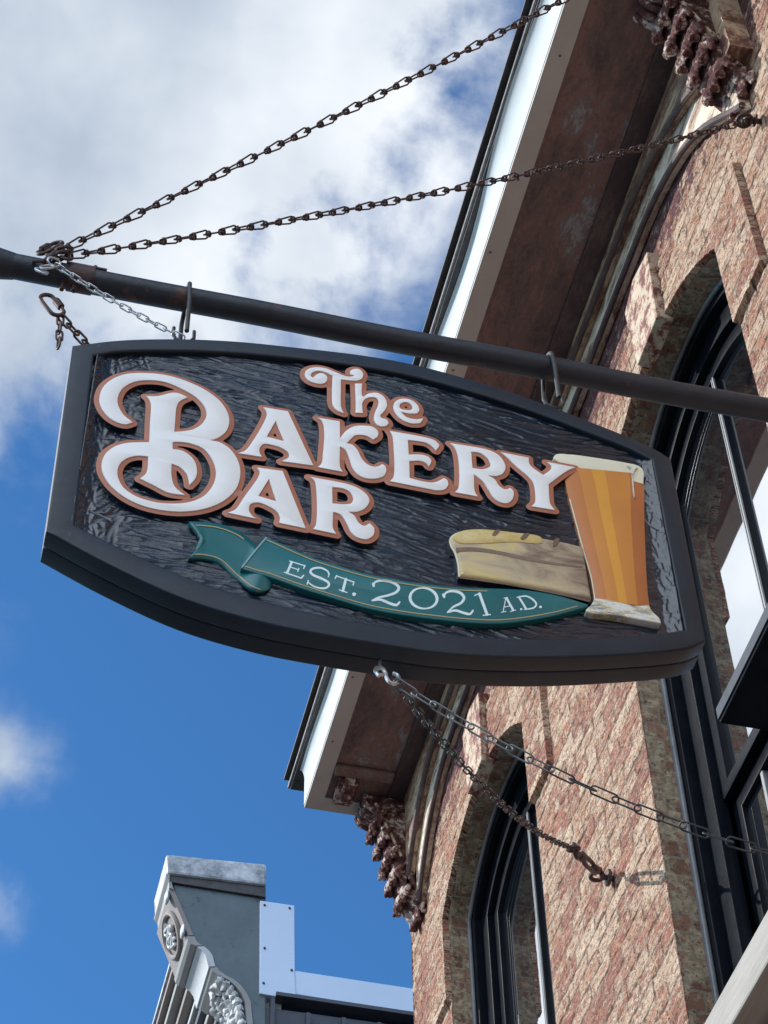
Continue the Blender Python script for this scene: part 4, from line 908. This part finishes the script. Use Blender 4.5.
# (the upper anchor bolt stands outside the photograph; kept with the building)
ab = m.build('chain_anchor', 'rust', bld, smooth=True)
def oval3(c, ax, bx, a, b, n=22):
    c = Vector(c); ax = Vector(ax).normalized(); bx = Vector(bx); bx = (bx - ax * bx.dot(ax)).normalized(); r = []
    for i in range(n):
        t = 2 * PI * i / n; ca, sa = math.cos(t), math.sin(t)
        r.append(c + ax * ((a - b) * (1 if ca > 0 else -1) * min(1, abs(ca) * 4) + b * ca) + bx * b * sa)
    return r
def quick_link(c, ax, bx, ln, w, r, label, mat='rust'):
    q = root('quick_link', c, label, 'quick link', 'quick links at the pipe end')
    m = MB(); m.tube(oval3(c, ax, bx, ln / 2, w / 2), r, 9, closed=True); m.build('loop', mat, q, smooth=True)
    a = Vector(ax).normalized(); b = Vector(bx); b = (b - a * b.dot(a)).normalized(); m = MB(); cc_ = Vector(c) + b * w / 2
    m.tube([cc_ - a * ln * .17, cc_ + a * ln * .17], r * 1.9, 6); m.build('nut', mat, q)
p = Vector(hit(50, 248, 1, 3.03)); e = Vector(hit(66, 240, 1, 3.03)) - Vector(hit(42, 254, 1, 3.03))
quick_link(p, e, (0, .3, 1), .085, .034, .0055, 'rusty quick link lying on top of the pipe end where the long chains meet')
# small cluster of rings over the pipe
rg = root('ring_cluster', tuple(hit(50, 262, 1, 3.01)), 'tangle of rusty rings round the pipe end joining the chains', 'ring')
m = MB()
for (px, py, r_, ax, bx) in ((40, 261, .016, (1, 0, .3), (0, .6, 1)), (60, 256, .020, (1, .2, .9), (0, 1, .2)), (66, 258, .018, (.2, .5, 1), (1, 0, 0)), (64, 250, .022, (1, .1, .5), (0, 1, .6)), (52, 256, .014, (1, 0, 0), (0, .5, 1))):
    m.tube(oval3(hit(px, py, 1, 3.005), ax, bx, r_, r_ * .8, 16), .0045, 8, closed=True)
m.tube([hit(44, 262, 1, 3.0), hit(54, 254, 1, 3.0), hit(62, 247, 1, 3.01)], .008, 8)
m.build('rings', 'rust', rg, smooth=True)
m = MB()
for (px, py, r_, ax, bx) in ((41.5, 271, .017, (1, 0, -.5), (0, .3, 1)), (47, 267, .018, (1, 0, .6), (0, .3, 1)), (54, 262, .017, (1, .3, .2), (0, -.3, 1))):
    m.tube(oval3(hit(px, py, 1, 2.995), ax, bx, r_, r_ * .7, 16), .0032, 8, closed=True)
m.build('zinc_rings', 'zinc', rg, smooth=True)
q0 = Vector(hit(52, 305, 1, 3.045)); quick_link(q0, Vector(hit(59, 314, 1, 3.045)) - Vector(hit(45, 296, 1, 3.045)), (1, 0, .6), .088, .036, .0055, 'rusty quick link with a fat nut hanging beneath the pipe end')
chain('short_chain', 'short dark chain from the hanging quick link down behind the sign corner', tuple(hit(61, 317, 1, 3.05)), tuple(hit(92, 350, 1, 3.08)), .0, .030, .042, .018, .0032, 'oval', 'rust')
chain('loose_chain_end', 'loose rusty chain end of three links dangling beside the sign corner', tuple(hit(60.5, 317, 1, 3.05)), tuple(hit(58.5, 347, 1, 3.05)), .0, .032, .040, .016, .0032, 'oval', 'rust')
chain('light_chain', 'thin bright zinc chain sloping across the pipe down to the left hook', tuple(hit(56, 265, 1, 3.0)), tuple(hit(183, 338, 1, 3.03)), .012, .026, .034, .014, .0021, 'oval', 'zinc')
def hook(px, py0, py1, label):
    x = hit(px, (py0 + py1) / 2, 1, 3.0)[0]; zt = ZP + RP + .008
    ztop = hit(px, py1, 1, 3.03)[2] - .005
    h = root('pipe_hook', (x, YP, ztop), label, 'hook', 'hooks hanging the sign from the pipe')
    m = MB(); R_h = RP + .0085; pts = [(x + .004, YP - R_h, ztop)] + [(x + .003, YP - R_h, ZP - .05)] + [(x, YP - R_h * math.cos(t), ZP + R_h * math.sin(t)) for t in np.linspace(0, PI, 13)] + [(x - .003, YP + R_h, ZP - .06), (x - .004, YP + R_h * .6, ztop + .02)]
    m.tube(pts, .0062, 9); m.build('rod', 'greysteel', h, smooth=True)
    m = MB(); m.tube([(x - .026, YP - .01, ztop + .05), (x - .027, YP - .01, ztop + .02), (x - .018, YP - .01, ztop + .002), (x, YP - .01, ztop - .006), (x + .018, YP - .01, ztop + .002), (x + .027, YP - .01, ztop + .02), (x + .026, YP - .01, ztop + .05)], .0048, 8); m.build('shackle', 'greysteel', h, smooth=True)
hook(187, 290, 338.5, 'grey steel hook over the pipe holding the left side of the sign'); hook(556.5, 363, 404, 'grey steel hook over the pipe holding the right side of the sign')
# bottom stays
B0 = Vector(hit(380, 667, 1, YS + .05)); S0 = Vector(hit(388, 677, 1, YS + .05))
s = root('s_hook', S0, 'bright zinc S hook with a screw eye under the bottom edge of the sign', 'hook')
m = MB(); m.tube([B0 + Vector((0, 0, .03)), B0 + Vector((0, 0, .0))], .004, 7); m.tube([B0 + Vector((.012 * math.cos(t), 0, -.012 + .012 * math.sin(t))) for t in np.linspace(0, 2 * PI, 17)[:-1]], .0035, 7, closed=True); m.build('screw_eye', 'zinc', s, smooth=True)
sp_ = open_spline('379,676 376.5,672.5 378,668.5 382,668.5 385.5,672.5 386.5,677.5 390,682.5 395.5,683.5 399,680 398,675.5 393,673'); m = MB(); m.tube([hit(x, y, 1, YS + .045 + .01 * i / 80) for i, (x, y) in enumerate(sp_)], .0045, 8); m.build('bent_rod', 'zinc', s, smooth=True)
C0 = Vector(hit(397, 682, 1, YS + .055)); A4 = Vector(hit(1040, 884, 0, XW - .02)); A3 = Vector(hit(603, 877, 0, XW - .035))
chain('long_link_chain', 'long steel chain from the sign bottom across the wall to the right', C0, A4, .16, .050, .063, .0195, .0020, 'oval', 'greysteel', 'dullzinc', 8)
dv = (A3 - C0).normalized(); TB0 = A3 - dv * .62
chain('small_link_chain', 'dark rusty chain from the sign bottom towards the far window, ending at a turnbuckle', C0 + Vector((0, 0, -.006)), TB0, .085, .040, .050, .017, .0023, 'oval', 'rust', 'greysteel', 16)
tb = root('turnbuckle', TB0, 'rusty turnbuckle linking the lower chain to its wall bolt on the brick pier', 'turnbuckle')
u_ = dv.cross(Vector((0, 0, 1))).normalized(); w_ = u_.cross(dv)
def tp(a, b=0, c=0): return TB0 + dv * a + u_ * b + w_ * c
m = MB(); m.tube([tp(.15), tp(.17), tp(.20), tp(.21)], [.010, .016, .016, .012], 10); m.tube([tp(.43), tp(.44), tp(.465), tp(.48)], [.012, .016, .016, .010], 10)
for sgn in (-1, 1): m.tube([tp(.195, 0, .008 * sgn), tp(.215, 0, .018 * sgn), tp(.425, 0, .018 * sgn), tp(.445, 0, .008 * sgn)], .0075, 8)
m.build('body', 'rust', tb, smooth=True)
m = MB(); m.tube([tp(.24), tp(.09)], .0072, 8); m.tube([tp(.065 + .028 * math.cos(t), 0, .022 * math.sin(t)) for t in np.linspace(0, 2 * PI, 15)[:-1]], .007, 8, closed=True); m.tube([tp(.025 + .028 * math.cos(t), .018 * math.sin(t), 0) for t in np.linspace(0, 2 * PI, 15)[:-1]], .0065, 8, closed=True); m.build('eye_screw', 'rust', tb, smooth=True)
m = MB(); m.tube([tp(.40), tp(.52)], .0072, 8); m.tube([tp(.52, 0, 0), tp(.54, 0, .016), tp(.575, 0, .022), tp(.60, 0, .010), tp(.59, 0, -.010)], .008, 8); m.build('hook_screw', 'rust', tb, smooth=True)
m = MB(); m.tube([A3 + Vector((.06, 0, 0)), A3 + Vector((-.01, 0, 0))], .010, 8); m.tube([A3 + Vector((-.022 + .022 * math.cos(t), .022 * math.sin(t), 0)) for t in np.linspace(0, 2 * PI, 17)[:-1]], .008, 8, closed=True); m.tube([A3 + Vector((.012, 0, 0)), A3 + Vector((.024, 0, 0))], .03, 8)
setp(m.build('eye_bolt', 'rust', smooth=True), 'rusty eye bolt in the brick pier beyond the turnbuckle', 'eye bolt', 'wall anchors')
